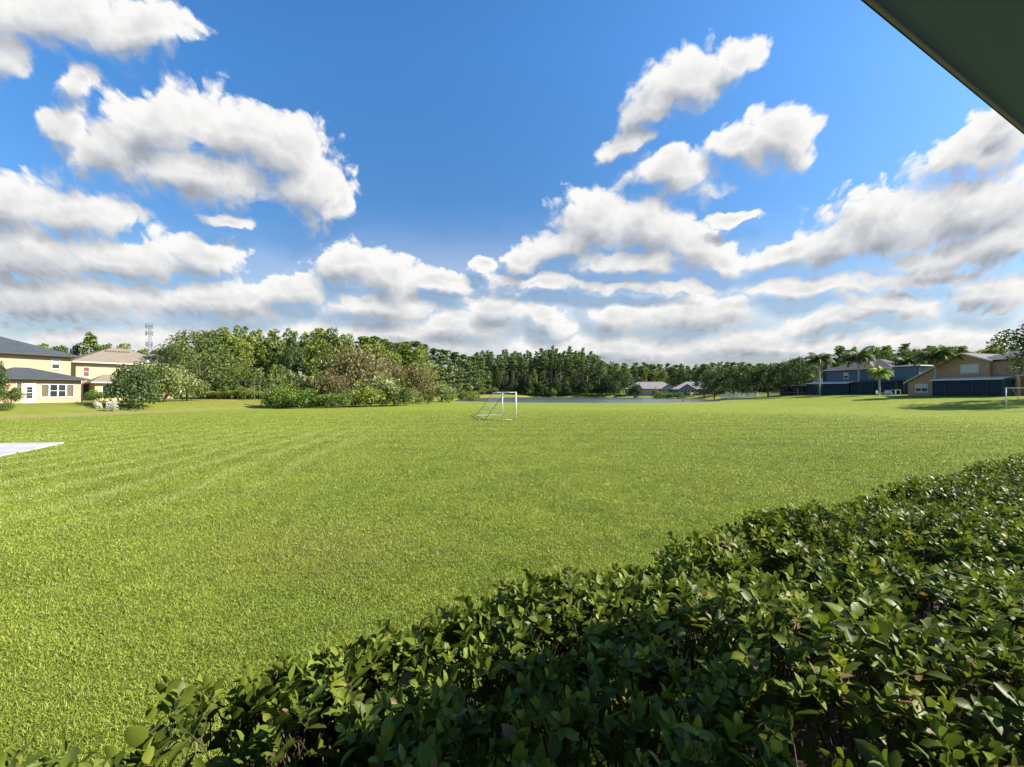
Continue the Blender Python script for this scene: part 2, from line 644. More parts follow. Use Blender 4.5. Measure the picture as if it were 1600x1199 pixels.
M_GROUND = mat_ground()
M_BLADE = mat_blade()
M_WATER = mat_water()
M_BARK = mat_noise('bark_brown', (0.07, 0.055, 0.04), (0.16, 0.13, 0.10), 3.0, 0.9, 0.1)
M_BARKP = mat_noise('bark_pine', (0.20, 0.165, 0.13), (0.36, 0.31, 0.26), 2.0, 0.9, 0.1)
M_PALMT = mat_noise('bark_palm', (0.28, 0.26, 0.22), (0.42, 0.40, 0.35), 4.0, 0.9, 0.1)
M_TWIG = mat_noise('twig_brown', (0.045, 0.035, 0.022), (0.12, 0.095, 0.06), 25.0, 0.85, 0.15)
M_WHITE = mat_noise('white_paint', (0.60, 0.60, 0.59), (0.68, 0.68, 0.67), 4.0, 0.45, 0.4)
M_CONC = mat_slab()
M_MULCH = mat_noise('brown_mulch', (0.035, 0.025, 0.016), (0.10, 0.07, 0.045), 22.0, 0.95, 0.1, 0.6)
M_GLASS = mat_noise('dark_glass', (0.02, 0.024, 0.03), (0.035, 0.04, 0.045), 2.0, 0.08, 0.6)
M_BLIND = mat_noise('window_blind', (0.45, 0.44, 0.42), (0.55, 0.54, 0.5), 5.0, 0.6, 0.3)
M_STEEL = mat_noise('galvanised_steel', (0.22, 0.23, 0.24), (0.34, 0.35, 0.36), 6.0, 0.5, 0.5, metal=0.5)
M_NET = mat_noise('net_cord', (0.36, 0.38, 0.36), (0.46, 0.47, 0.45), 9.0, 0.8, 0.2)
M_BRONZE = mat_noise('bronze_frame', (0.03, 0.028, 0.026), (0.05, 0.046, 0.042), 5.0, 0.5, 0.4)
M_SCREEN = mat_screen('insect_screen', (0.022, 0.048, 0.078), 0.62)
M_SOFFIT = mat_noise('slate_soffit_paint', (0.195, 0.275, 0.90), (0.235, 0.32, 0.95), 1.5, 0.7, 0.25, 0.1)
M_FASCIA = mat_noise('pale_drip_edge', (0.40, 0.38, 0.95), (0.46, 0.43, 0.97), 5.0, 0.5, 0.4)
M_DARKTRIM = mat_noise('dark_drip_lip', (0.02, 0.024, 0.03), (0.035, 0.04, 0.045), 5.0, 0.6, 0.3)

L_OAK = mat_leaf('leaf_oak', [(0.0, (0.0473, 0.0735, 0.0189)), (0.5, (0.104, 0.1488, 0.0347)), (1.0, (0.2268, 0.2625, 0.0709))])
L_WALL = mat_leaf('leaf_yellow_green', [(0.0, (0.0605, 0.0963, 0.0189)), (0.5, (0.1607, 0.2188, 0.0347)), (1.0, (0.3213, 0.35, 0.0709))], objvar=0.5)
L_PINE = mat_leaf('needle_pine', [(0.0, (0.0578, 0.0945, 0.0311)), (0.5, (0.1443, 0.2025, 0.0545)), (1.0, (0.2886, 0.3375, 0.0972))], trans=0.15, objvar=0.4)
L_DARK = mat_leaf('leaf_dark', [(0.0, (0.0242, 0.0448, 0.0144)), (0.5, (0.0605, 0.0992, 0.0288)), (1.0, (0.1469, 0.192, 0.0576))], objvar=0.25)
L_ROSE = mat_leaf('leaf_rusty', [(0.0, (0.065, 0.075, 0.024)), (0.5, (0.160, 0.148, 0.050)), (0.8, (0.250, 0.205, 0.090)), (1.0, (0.38, 0.31, 0.19))], objvar=0.2)
L_PALE = mat_leaf('leaf_pale', [(0.0, (0.0705, 0.1015, 0.0235)), (0.5, (0.1566, 0.1958, 0.0457)), (0.8, (0.3132, 0.348, 0.1175)), (1.0, (0.6, 0.6, 0.4176))], objvar=0.2)
L_PALM = mat_leaf('leaf_palm', [(0.0, (0.0352, 0.0558, 0.0134)), (0.5, (0.0753, 0.1116, 0.0251)), (1.0, (0.1908, 0.2325, 0.0753))])
L_LIME = mat_leaf('leaf_lime', [(0.0, (0.1426, 0.204, 0.0216)), (0.5, (0.2592, 0.336, 0.0324)), (1.0, (0.4147, 0.456, 0.0864))])
L_SHRUB = mat_leaf('leaf_shrub', [(0.0, (0.0432, 0.088, 0.0173)), (0.5, (0.1037, 0.176, 0.0288)), (1.0, (0.2419, 0.32, 0.0576))])
L_FLOWER = mat_leaf('petal_white', [(0.0, (0.45, 0.45, 0.40)), (1.0, (0.75, 0.74, 0.68))])
L_HEDGE = mat_leaf('leaf_hedge', [(0.0, (0.048, 0.070, 0.011)), (0.4, (0.112, 0.150, 0.019)), (0.75, (0.185, 0.222, 0.030)), (0.93, (0.26, 0.28, 0.045)), (1.0, (0.22, 0.15, 0.08))],
                   trans=0.30, rough=0.45, spec=0.17, objvar=0.0)

# ------------------------------------------------------------------ ground sheet
rs = np.random.RandomState(7)


def spaced(lo, hi, n, k):
    t = np.linspace(-1, 1, n)
    v = np.sinh(t * k) / np.sinh(k)
    return np.where(v < 0, -v * lo, v * hi)


gx = spaced(-2500, 2500, 361, 6.2)
gy = np.concatenate([np.linspace(-60, -3, 12), np.linspace(-2, 60, 110), np.linspace(61, 230, 130), np.geomspace(235, 4500, 30)])
XX, YY = np.meshgrid(gx, gy)
ZZ = ground(XX, YY)
nx, ny = len(gx), len(gy)
V = np.stack([XX.ravel(), YY.ravel(), ZZ.ravel()], 1)
i0 = (np.arange(ny - 1)[:, None] * nx + np.arange(nx - 1)[None, :]).ravel()
F = np.stack([i0, i0 + 1, i0 + nx + 1, i0 + nx], 1)
xf, yf = V[:, 0], V[:, 1]
sl = -0.95 * (xf + 40.8) + 0.311 * (yf - 34)
pq = pond_q(xf, yf)
dry = np.exp(-((sl - 0.5) / 2.2) ** 2) * 0.8 * (yf < 75) + np.exp(-((pq - 1.5) / 0.22) ** 2) * 0.75 + 0.35 * sst(3, 10, sl)
wild = sst(2, 7, sl) * 0.4 + sst(180, 195, yf) + sst(95, 125, xf)
ground_o = link('ground', np_mesh('ground', V, [F], M_GROUND, True, attrs={'dry': np.clip(dry, 0, 1), 'wild': np.clip(wild, 0, 1)}))
tag(ground_o, 'mown green lawn rising to grassy banks under the houses', None, None, 'structure')

# pond
th = np.linspace(0, 2 * math.pi, 97)[:-1]
ring = [(20 + 36 * 1.16 * math.cos(t), 135 + 44 * 1.16 * math.sin(t), -0.2) for t in th]
mb = MB()
mb.poly(*ring)
tag(mb.build('pond_water', M_WATER), 'grey pond reflecting the sky beyond the lawn', None, None, 'structure')

# concrete pad at the left
mb = MB()
pad = [(-19.2, 18.35), (-33.5, 16.2), (-27, 7.5), (-15.4, 10.4)]
zt = 0.03
mb.poly(*[(x, y, gz(x, y) * 0 + zt) for x, y in pad])
for a, b in zip(pad, pad[1:] + pad[:1]):
    mb.poly((a[0], a[1], zt), (a[0], a[1], -0.15), (b[0], b[1], -0.15), (b[0], b[1], zt))
tag(mb.build('pavement', M_CONC), 'corner of a pale concrete pad in the lawn', None, None, 'structure')

# ------------------------------------------------------------------ hedge frame and grass
HT = R(29.25)
HA = np.array([math.cos(HT), math.sin(HT)])
HN = np.array([-math.sin(HT), math.cos(HT)])


def hp(s, p):
    """hedge coordinates: s along the hedge, p away from the building"""
    return s * HA[0] + p * HN[0], s * HA[1] + p * HN[1]


def in_poly(x, y, poly):
    ins = np.zeros(len(x), bool)
    n = len(poly)
    for i in range(n):
        x0, y0 = poly[i]
        x1, y1 = poly[(i + 1) % n]
        c = ((y0 > y) != (y1 > y)) & (x < (x1 - x0) * (y - y0) / (y1 - y0 + 1e-12) + x0)
        ins ^= c
    return ins


def grass():
    rg = np.random.RandomState(3)
    r = np.linspace(0.9, 60, 5000)
    rho = 9500 * np.minimum(1, (4.0 / r)) ** 1.75 * sst(60, 24, r)
    ang = 1.95
    cdf = np.concatenate([[0], np.cumsum(0.5 * (rho[1:] * r[1:] + rho[:-1] * r[:-1]) * np.diff(r) * ang)])
    n = int(cdf[-1])
    rr = np.interp(rg.rand(n) * cdf[-1], cdf, r)
    th = math.pi / 2 + (rg.rand(n) - 0.5) * ang
    x, y = rr * np.cos(th), rr * np.sin(th)
    p = x * HN[0] + y * HN[1]
    ok = (p > 1.80) & ~in_poly(x, y, pad)
    x, y, rr = x[ok], y[ok], rr[ok]
    n = len(x)
    z = ground(x, y)
    k = np.maximum(1, rr / 4.0)
    w = 0.0043 * k ** 0.80 * (0.7 + 0.6 * rg.rand(n))
    h = (0.019 + 0.019 * rg.rand(n)) * k ** 0.12
    clump = np.sin(x * 7.1 + 2 * np.sin(y * 5.3)) * np.sin(y * 6.7 + 1.7 * np.sin(x * 4.1))
    h *= 1 + 0.28 * clump
    a = rg.rand(n) * 2 * math.pi
    lean = (0.25 + 0.75 * rg.rand(n)) * h * 1.15
    la = rg.rand(n) * 2 * math.pi
    base = np.stack([x, y, z - 0.004], 1)
    side = np.stack([np.cos(a) * w, np.sin(a) * w, np.zeros(n)], 1)
    mid = base + np.stack([np.cos(la) * lean * 0.35, np.sin(la) * lean * 0.35, h * 0.62], 1)
    tip = base + np.stack([np.cos(la) * lean, np.sin(la) * lean, h], 1)
    V = np.empty((n, 5, 3))
    V[:, 0] = base - side * 0.5
    V[:, 1] = base + side * 0.5
    V[:, 2] = mid + side * 0.5
    V[:, 3] = mid - side * 0.5
    V[:, 4] = tip
    b = np.arange(n) * 5
    tint = np.repeat(np.clip(rg.rand(n) + 0.0 * clump, 0, 1), 5).reshape(n, 5)
    return np_mesh('lawn_grass', V.reshape(-1, 3),
                   [np.stack([b, b + 1, b + 2, b + 3], 1), np.stack([b + 3, b + 2, b + 4], 1)], M_BLADE, False, tint.ravel())


tag(link('lawn_grass', grass()), 'short green turf blades of the mown lawn', 'grass', None, 'stuff')

# mulch bed under the hedge
mb = MB()
bed = [hp(-3.6, -0.55), hp(17, -0.55), hp(17, 1.86), hp(-3.6, 1.86)]
mb.poly(*[(x, y, 0.012) for x, y in bed])
tag(mb.build('mulch_bed', M_MULCH), 'dark mulch bed under the hedge', None, None, 'structure')


# ------------------------------------------------------------------ the hedge
LEAF_T = np.array([0.0, 0.22, 0.5, 0.78, 1.0])
LEAF_W = np.array([0.10, 0.74, 1.0, 0.72, 0.06])


def leaves(base, dirv, up, length, width, fold, curl, tint):
    """many bent, folded leaves; base/dirv/up (n,3). Returns V, F, tint per vertex"""
    n = len(base)
    d = dirv / np.linalg.norm(dirv, axis=1, keepdims=True)
    s = np.cross(d, up)
    s /= np.linalg.norm(s, axis=1, keepdims=True) + 1e-9
    u = np.cross(s, d)
    rows = len(LEAF_T)
    V = np.empty((n, rows, 3, 3))
    for i, (t, w) in enumerate(zip(LEAF_T, LEAF_W)):
        c = base + d * (length * t)[:, None] - u * (curl * length * t * t)[:, None]
        hw = (width * w * 0.5)[:, None]
        V[:, i, 1] = c
        V[:, i, 0] = c - s * hw + u * hw * fold[:, None]
        V[:, i, 2] = c + s * hw + u * hw * fold[:, None]
    b = (np.arange(n) * rows * 3)[:, None]
    quads = []
    for i in range(rows - 1):
        for j in range(2):
            k = i * 3 + j
            quads.append(np.concatenate([b + k, b + k + 1, b + k + 4, b + k + 3], 1))
    F = np.concatenate(quads, 0)
    return V.reshape(-1, 3), F, np.repeat(tint, rows * 3)


def hedge_top(s, p):
    t = 1.165 + 0.045 * np.sin(s * 2.3 + p * 3) + 0.035 * np.sin(s * 5.1 + 1.3) * np.sin(p * 4.2)
    t = t + 0.04 * sst(1.2, 2.6, s) - 0.085 * sst(1.3, 0.2, s) * (s > -0.1) - 0.08 * sst(1.85, 2.2, p) - 0.10 * sst(0.75, 0.3, p)
    return t


def build_hedge():
    rg = np.random.RandomState(11)
    root = empty('hedge', (*hp(0, 1.2), 0), HT, 'long clipped broadleaf hedge in shade along the near edge of the lawn', 'hedge')
    inv = np.linalg.inv(np.array(Matrix.Translation((*hp(0, 1.2), 0)) @ Matrix.Rotation(HT, 4, 'Z')))
    # ---- shoots: position, axis
    S, Pp, Z, AX, big = [], [], [], [], []

    def add(s, p, z, ax, bg):
        S.append(s), Pp.append(p), Z.append(z), AX.append(ax), big.append(bg)

    # top canopy
    for s0, s1, dens_ in ((-3.4, -0.05, 230), (-0.05, 5.0, 300), (5.0, 10.0, 210), (10.0, 17.0, 120)):
        n = int((s1 - s0) * 1.75 * dens_)
        s = s0 + rg.rand(n) * (s1 - s0)
        p = 0.32 + rg.rand(n) * (1.84 if s1 > 0 else 1.90)
        zz = hedge_top(s, p)
        # sparse, gappy left end
        if s1 <= 0:
            gap = np.exp(-((s + 0.10) / 0.13) ** 2) * 1.2 + np.sin(s * 9 + p * 3) * 0.3 + np.sin(s * 4.1 - p * 7) * 0.25
            keep = gap < 0.36
            s, p, zz = s[keep], p[keep], zz[keep]
            zz = zz + 0.02 - 0.12 * rg.rand(len(s))
        else:
            # bare pockets where one looks down between the twigs
            pk = np.sin(s * 5.7 + 2 * np.sin(p * 3.1)) * np.sin(p * 6.3 + 1.5 * np.sin(s * 3.3 + 1)) + 0.35 * np.sin(s * 13.1) * np.sin(p * 11.3)
            keep = ~((pk > 0.52 - 0.22 * (p < 1.15)) & (p < 1.75)) | (rg.rand(len(s)) < 0.10)
            s, p, zz = s[keep], p[keep], zz[keep]
        drop = np.abs(rg.randn(len(s))) * 0.08
        up = rg.rand(len(s)) < 0.05
        zz = zz - drop + up * rg.rand(len(s)) * 0.10
        tilt = 0.5 * rg.randn(len(s), 2)
        tilt[:, 1] += 0.9 * sst(1.85, 2.15, p) - 0.8 * sst(0.7, 0.32, p)
        ax = np.stack([HA[0] * tilt[:, 0] + HN[0] * tilt[:, 1], HA[1] * tilt[:, 0] + HN[1] * tilt[:, 1], np.ones(len(s))], 1)
        add(s, p, zz, ax, np.clip(1.0 - 0.12 * np.maximum(0, s - 3), 0.8, 1))
    # side faces and inside
    for n, pr, dirn in ((2600, (2.0, 2.18), 1), (1500, (0.28, 0.5), -1)):
        s = -0.1 + rg.rand(n) ** 1.4 * 15
        p = pr[0] + rg.rand(n) * (pr[1] - pr[0])
        zz = 0.30 + rg.rand(n) ** 0.7 * 0.72
        t = 0.5 * rg.randn(n)
        ax = np.stack([HN[0] * dirn + HA[0] * t, HN[1] * dirn + HA[1] * t, 0.4 + 0.5 * rg.rand(n)], 1)
        add(s, p, zz, ax, np.ones(n))
    n = 1100
    s = -0.3 + rg.rand(n) * 9
    p = 0.4 + rg.rand(n) * 1.5
    zz = hedge_top(s, p) - 0.12 - 0.40 * rg.rand(n) ** 1.3
    add(s, p, zz, np.stack([rg.randn(n), rg.randn(n), 0.6 + rg.rand(n)], 1), np.ones(n))
    S, Pp, Z, AX, big = map(np.concatenate, (S, Pp, Z, AX, big))
    n = len(S)
    X, Y = hp(S, Pp)
    tip = np.stack([X, Y, Z], 1)
    AX /= np.linalg.norm(AX, axis=1, keepdims=True)
    ref = np.where(np.abs(AX[:, 2:3]) < 0.9, np.array([[0, 0, 1.0]]), np.array([[1.0, 0, 0]]))
    E1 = np.cross(AX, ref)
    E1 /= np.linalg.norm(E1, axis=1, keepdims=True)
    E2 = np.cross(AX, E1)
    shoot_tint = rg.rand(n)
    ph0 = rg.rand(n) * 6.28
    Vs, Fs, Ts = [], [], []
    nv = 0
    nodes_ = 4
    for k in range(nodes_):
        for side in (0, 1):
            keep = rg.rand(n) < (0.95 if k < 3 else 0.6)
            m = keep.sum()
            ph = ph0[keep] + side * math.pi + k * math.pi / 2 + 0.25 * rg.randn(m)
            back = 0.006 + 0.024 * k + 0.008 * rg.rand(m)
            base = tip[keep] - AX[keep] * back[:, None]
            rad = E1[keep] * np.cos(ph)[:, None] + E2[keep] * np.sin(ph)[:, None]
            open_ = np.clip(0.55 + 0.22 * k + 0.22 * rg.randn(m), 0.25, 1.5)
            d = AX[keep] * np.cos(open_)[:, None] + rad * np.sin(open_)[:, None]
            u = AX[keep] * np.sin(open_)[:, None] - rad * np.cos(open_)[:, None]
            base = base + rad * 0.004
            L = (0.034 + 0.012 * k + 0.020 * rg.rand(m) ** 1.5) * big[keep] * np.where(rg.rand(m) < 0.12, 1.35, 1.0)
            Wd = L * (0.50 + 0.14 * rg.rand(m))
            fold = 0.18 + 0.35 * rg.rand(m)
            curl = 0.05 + 0.30 * rg.rand(m)
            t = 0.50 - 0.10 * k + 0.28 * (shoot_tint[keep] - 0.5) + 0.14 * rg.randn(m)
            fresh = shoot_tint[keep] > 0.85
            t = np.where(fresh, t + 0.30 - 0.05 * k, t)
            t = np.clip(t, 0.02, 0.93)
            t = np.where(rg.rand(m) < 0.018, 1.0, t)
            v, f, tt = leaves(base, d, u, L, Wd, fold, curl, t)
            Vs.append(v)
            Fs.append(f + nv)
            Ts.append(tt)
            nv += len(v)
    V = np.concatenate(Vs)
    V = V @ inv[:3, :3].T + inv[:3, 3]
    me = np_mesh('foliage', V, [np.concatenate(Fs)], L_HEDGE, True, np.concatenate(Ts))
    link('foliage', me, root)
    # ---- twigs: a stick behind every shoot, woody stems from the ground
    mb = MB()
    py = random.Random(4)
    sel = [i for i in range(n) if S[i] < 7 and py.random() < (0.42 if S[i] > 0 else 0.9)]
    for i in sel:
        a = Vector(tip[i]) - Vector(AX[i]) * 0.005
        b = a - Vector(AX[i]) * (0.10 + 0.14 * py.random()) + Vector((py.uniform(-.03, .03), py.uniform(-.03, .03), -0.04))
        mb.tube([b, (a + b) / 2 + Vector((py.uniform(-.01, .01), py.uniform(-.01, .01), 0)), a], [0.0032, 0.0024, 0.0014], 4, False)
    s = -3.2
    while s < 12:
        for p in (0.65, 1.25, 1.75):
            bs, bp = s + py.uniform(-.15, .15), p + py.uniform(-.12, .12)
            for k in range(9 if s > -0.2 else 5):
                es, ep = bs + py.uniform(-.38, .38), min(2.0, max(0.38, bp + py.uniform(-.38, .38)))
                h = float(hedge_top(es, ep)) - py.uniform(.05, .2)
                a = Vector((*hp(bs, bp), 0))
                c = Vector((*hp(es, ep), h))
                mid = a.lerp(c, 0.45) + Vector((py.uniform(-.05, .05), py.uniform(-.05, .05), 0.05))
                mid2 = a.lerp(c, 0.75) + Vector((py.uniform(-.04, .04), py.uniform(-.04, .04), 0.02))
                mb.tube([a, mid, mid2, c], [0.010, 0.007, 0.0045, 0.0025], 5, False)
        s += 0.5
    me = mb.mesh('stem', M_TWIG, True)
    me.transform(Matrix(inv.tolist()))
    link('stem', me, root)


build_hedge()


# ------------------------------------------------------------------ plants
def rand_dirs(rg, n):
    v = rg.randn(n, 3)
    return v / np.linalg.norm(v, axis=1, keepdims=True)


def cards(rg, C, size, tint, flat=0.0, nbias=None):
    """one small pointed leaf-spray face per centre; two triangles folded along the middle"""
    n = len(C)
    size = size * (0.6 + 0.8 * rg.rand(n)) if np.isscalar(size) else size
    d = rand_dirs(rg, n)
    d[:, 2] *= (1 - flat)
    d /= np.linalg.norm(d, axis=1, keepdims=True)
    o = rand_dirs(rg, n)
    if nbias is not None:
        o = np.cross(d, nbias + 0.7 * o)
    s = np.cross(d, o)
    s /= np.linalg.norm(s, axis=1, keepdims=True) + 1e-9
    k = np.cross(s, d)
    V = np.empty((n, 4, 3))
    sz = size[:, None]
    V[:, 0] = C - d * sz * 0.55
    V[:, 1] = C - s * sz * 0.32 + k * sz * 0.10 * (rg.rand(n, 1) - 0.2)
    V[:, 2] = C + d * sz * 0.55
    V[:, 3] = C + s * sz * 0.32 + k * sz * 0.10 * (rg.rand(n, 1) - 0.2)
    b = np.arange(n) * 4
    F = np.stack([b, b + 1, b + 2, b + 3], 1)
    return V.reshape(-1, 3), F, np.repeat(tint, 4)


def blob_points(rg, n, c, r, shell=2.4, under=0.55):
    d = rand_dirs(rg, n)
    d[:, 2] = np.where((d[:, 2] < -0.2) & (rg.rand(n) > under), -d[:, 2], d[:, 2])
    rad = rg.rand(n) ** (1 / shell)
    return np.asarray(c) + d * rad[:, None] * np.asarray(r), d


KINDS = {}


def reg(kind, trunk, crown, extra=None):
    KINDS.setdefault(kind, []).append((trunk, crown, extra))


def broad(kind, seed, H, Wd, clear, ncl, nleaf, leaf, lmat, tmat=None, trunk_r=0.22, tall=1.0, lobes=0.30, gap=0.0, cone=0.0):
    """tapered trunk with limbs, crown of leaf sprays gathered in clumps"""
    rg = np.random.RandomState(seed)
    py = random.Random(seed)
    tm = MB()
    tmat = tmat or M_BARK
    lean = Vector((py.uniform(-.05, .05), py.uniform(-.05, .05), 0)) * H
    top = Vector((0, 0, H * 0.8)) + lean
    tm.tube([(0, 0, -0.3), Vector((0, 0, H * 0.2)) + lean * 0.1, Vector((0, 0, H * 0.5)) + lean * 0.6, top],
            [trunk_r * 1.25, trunk_r * 0.9, trunk_r * 0.55, trunk_r * 0.12], 7)
    z0 = clear * H
    hc = H - z0
    Cs, Vs, Fs, Ts = [], [], [], []
    nv = 0
    for i in range(ncl):
        t = (i + py.random()) / ncl
        a = i * 2.39996 + py.uniform(-.5, .5)
        zc = z0 + hc * (0.10 + 0.80 * t)
        tt = (zc - z0) / hc
        prof = math.sin(math.pi * min(1, 0.12 + 0.86 * tt) ** (0.75 if cone == 0 else 0.55))
        prof = max(0.12, prof * (1 - cone * tt))
        rr = Wd * 0.5 * prof * (0.35 + 0.62 * math.sqrt(py.random()))
        cr = Wd * lobes * py.uniform(0.6, 1.15) * (0.6 + 0.4 * prof)
        c = Vector((math.cos(a) * rr, math.sin(a) * rr, zc)) + lean * (zc / H)
        Cs.append((c, cr))
        zb = max(0.12 * H, c.z - rr * 0.9 - 0.05 * H)
        b = Vector((0, 0, zb)) + lean * (zb / H) * 0.7
        if i % 2 == 0:
            tm.tube([b, b.lerp(c, 0.55) + Vector((0, 0, -0.02 * H)), c], [trunk_r * 0.38, trunk_r * 0.22, trunk_r * 0.06], 5, False)
        n = int(nleaf / ncl * (cr / (Wd * lobes)) ** 1.3) + 6
        pts, d = blob_points(rg, n, c, (cr, cr, cr * 0.72 * tall))
        ct = py.uniform(-0.16, 0.16)
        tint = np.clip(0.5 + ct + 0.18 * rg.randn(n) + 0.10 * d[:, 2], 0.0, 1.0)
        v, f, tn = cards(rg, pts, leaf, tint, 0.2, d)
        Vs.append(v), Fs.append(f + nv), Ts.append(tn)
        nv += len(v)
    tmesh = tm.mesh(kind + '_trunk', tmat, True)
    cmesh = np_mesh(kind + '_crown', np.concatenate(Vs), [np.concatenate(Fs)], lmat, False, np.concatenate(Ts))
    reg(kind, tmesh, cmesh)


def pine(kind, seed, H, crown_from, Wd, lmat, nb=34, leaf=0.34, per=46):
    rg = np.random.RandomState(seed)
    py = random.Random(seed)
    tm = MB()
    lean = Vector((py.uniform(-.02, .02), py.uniform(-.02, .02), 0)) * H
    tm.tube([(0, 0, -0.3), Vector((0, 0, H * .35)) + lean * .2, Vector((0, 0, H * .7)) + lean * .6, Vector((0, 0, H * .97)) + lean],
            [0.20, 0.165, 0.11, 0.03], 6)
    Vs, Fs, Ts, nv = [], [], [], 0
    for i in range(nb):
        t = (i + py.random()) / nb
        z = H * (crown_from + (0.96 - crown_from) * t)
        a = i * 2.4 + py.uniform(-.6, .6)
        ln = Wd * 0.5 * (1.0 - 0.72 * t ** 1.4) * py.uniform(0.45, 1.1) * (0.55 + 0.45 * min(1, t * 4))
        b = Vector((0, 0, z)) + lean * (z / H)
        e = b + Vector((math.cos(a) * ln, math.sin(a) * ln, ln * py.uniform(0.05, 0.5)))
        tm.tube([b, b.lerp(e, .5) + Vector((0, 0, -.05 * ln)), e], [0.045, 0.03, 0.012], 4, False)
        for c, cr in ((e, 0.42 + 0.38 * py.random()), (b.lerp(e, .55) + Vector((0, 0, py.uniform(-.2, .3))), 0.38)):
            n = int(per * (cr / 0.6))
            pts, d = blob_points(rg, n, c, (cr, cr, cr * 0.62), 1.8, 0.8)
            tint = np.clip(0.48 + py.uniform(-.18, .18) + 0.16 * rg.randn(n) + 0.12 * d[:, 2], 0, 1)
            v, f, tn = cards(rg, pts, leaf, tint, 0.0)
            Vs.append(v), Fs.append(f + nv), Ts.append(tn)
            nv += len(v)
    for k in range(7):
        z = H * py.uniform(0.25, crown_from)
        a = py.uniform(0, 6.3)
        b = Vector((0, 0, z)) + lean * (z / H)
        tm.tube([b, b + Vector((math.cos(a), math.sin(a), 0.1)) * py.uniform(.4, 1.0)], [0.025, 0.008], 4, False)
    reg(kind, tm.mesh(kind + '_trunk', M_BARKP, True),
        np_mesh(kind + '_crown', np.concatenate(Vs), [np.concatenate(Fs)], lmat, False, np.concatenate(Ts)))


def shrub(kind, seed, H, Wd, nleaf, leaf, lmat, stems=7, lobes=14, low=0.06, spikes=0):
    rg = np.random.RandomState(seed)
    py = random.Random(seed)
    tm = MB()
    Vs, Fs, Ts, nv = [], [], [], 0
    for i in range(lobes):
        a = i * 2.4 + py.uniform(-.5, .5)
        t = py.random()
        r = Wd * 0.5 * math.sqrt(py.random()) * 0.78
        hmax = H * math.sqrt(max(0.06, 1 - (r / (Wd * .5)) ** 2))
        z = max(H * low + 0.1 * H, hmax * py.uniform(0.35, 0.86))
        cr = Wd * py.uniform(0.13, 0.23)
        c = Vector((math.cos(a) * r, math.sin(a) * r, z))
        n = int(nleaf / lobes)
        pts, d = blob_points(rg, n, c, (cr, cr, cr * (0.85 * H / Wd + 0.25)), 2.2, 0.8)
        pts[:, 2] = np.maximum(pts[:, 2], 0.02 * H + 0.06 * H * rg.rand(n))
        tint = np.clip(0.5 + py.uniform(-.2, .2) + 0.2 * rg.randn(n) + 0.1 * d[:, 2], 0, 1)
        v, f, tn = cards(rg, pts, leaf, tint, 0.1, d)
        Vs.append(v), Fs.append(f + nv), Ts.append(tn)
        nv += len(v)
        if i < stems:
            tm.tube([(c.x * .12, c.y * .12, -0.1), (c.x * .5, c.y * .5, z * .55), tuple(c)], [0.014 * H + .01, 0.01 * H + .006, 0.004], 5, False)
    reg(kind, tm.mesh(kind + '_stem', M_BARK, True),
        np_mesh(kind + '_foliage', np.concatenate(Vs), [np.concatenate(Fs)], lmat, False, np.concatenate(Ts)))


def frond_mesh(seed, L, lmat, droop=0.9, nl=34):
    rg = np.random.RandomState(seed)
    Vs, Fs, Ts = [], [], []
    t = np.linspace(0.0, 1.0, nl)
    # rachis curve in the xz-plane, starting upward
    ang0 = 0.95
    pts = [np.array([0.0, 0, 0])]
    for i in range(1, nl):
        a = ang0 - (ang0 + droop) * (t[i] ** 1.15)
        pts.append(pts[-1] + np.array([math.cos(a), 0, math.sin(a)]) * L / nl)
    pts = np.array(pts)
    nv = 0
    for i in range(2, nl):
        tan = pts[i] - pts[i - 1]
        tan /= np.linalg.norm(tan)
        ll = L * 0.30 * math.sin(math.pi * min(1, 0.18 + 0.8 * t[i])) * (0.85 + 0.3 * rg.rand())
        for sd_ in (-1, 1):
            d = tan * 0.55 + np.array([0, sd_, 0]) * 0.75 + np.array([0, 0, -0.45 - 0.3 * rg.rand()])
            d /= np.linalg.norm(d)
            w = tan * L * 0.013
            b = pts[i]
            mid = b + d * ll * 0.5
            tip = b + d * ll + np.array([0, 0, -0.12 * ll])
            Vs += [b - w * .6, b + w * .6, mid + w, tip, mid - w]
            Fs.append([nv, nv + 1, nv + 2, nv + 3, nv + 4])
            Ts += [float(np.clip(0.5 + 0.2 * rg.randn(), 0, 1))] * 5
            nv += 5
    for i in range(nl - 1):
        w = 0.03 * (1 - t[i]) + 0.006
        for sd_ in (0,):
            a, b = pts[i], pts[i + 1]
            Vs += [a + np.array([0, -w, 0]), a + np.array([0, w, 0]), b + np.array([0, w, 0]), b + np.array([0, -w, 0])]
            Fs.append([nv, nv + 1, nv + 2, nv + 3])
            Ts += [0.8] * 4
            nv += 4
    f4 = [f for f in Fs if len(f) == 4]
    f5 = [f for f in Fs if len(f) == 5]
    return np_mesh('frond', np.array(Vs), [np.array(f5), np.array(f4)], lmat, False, np.array(Ts))


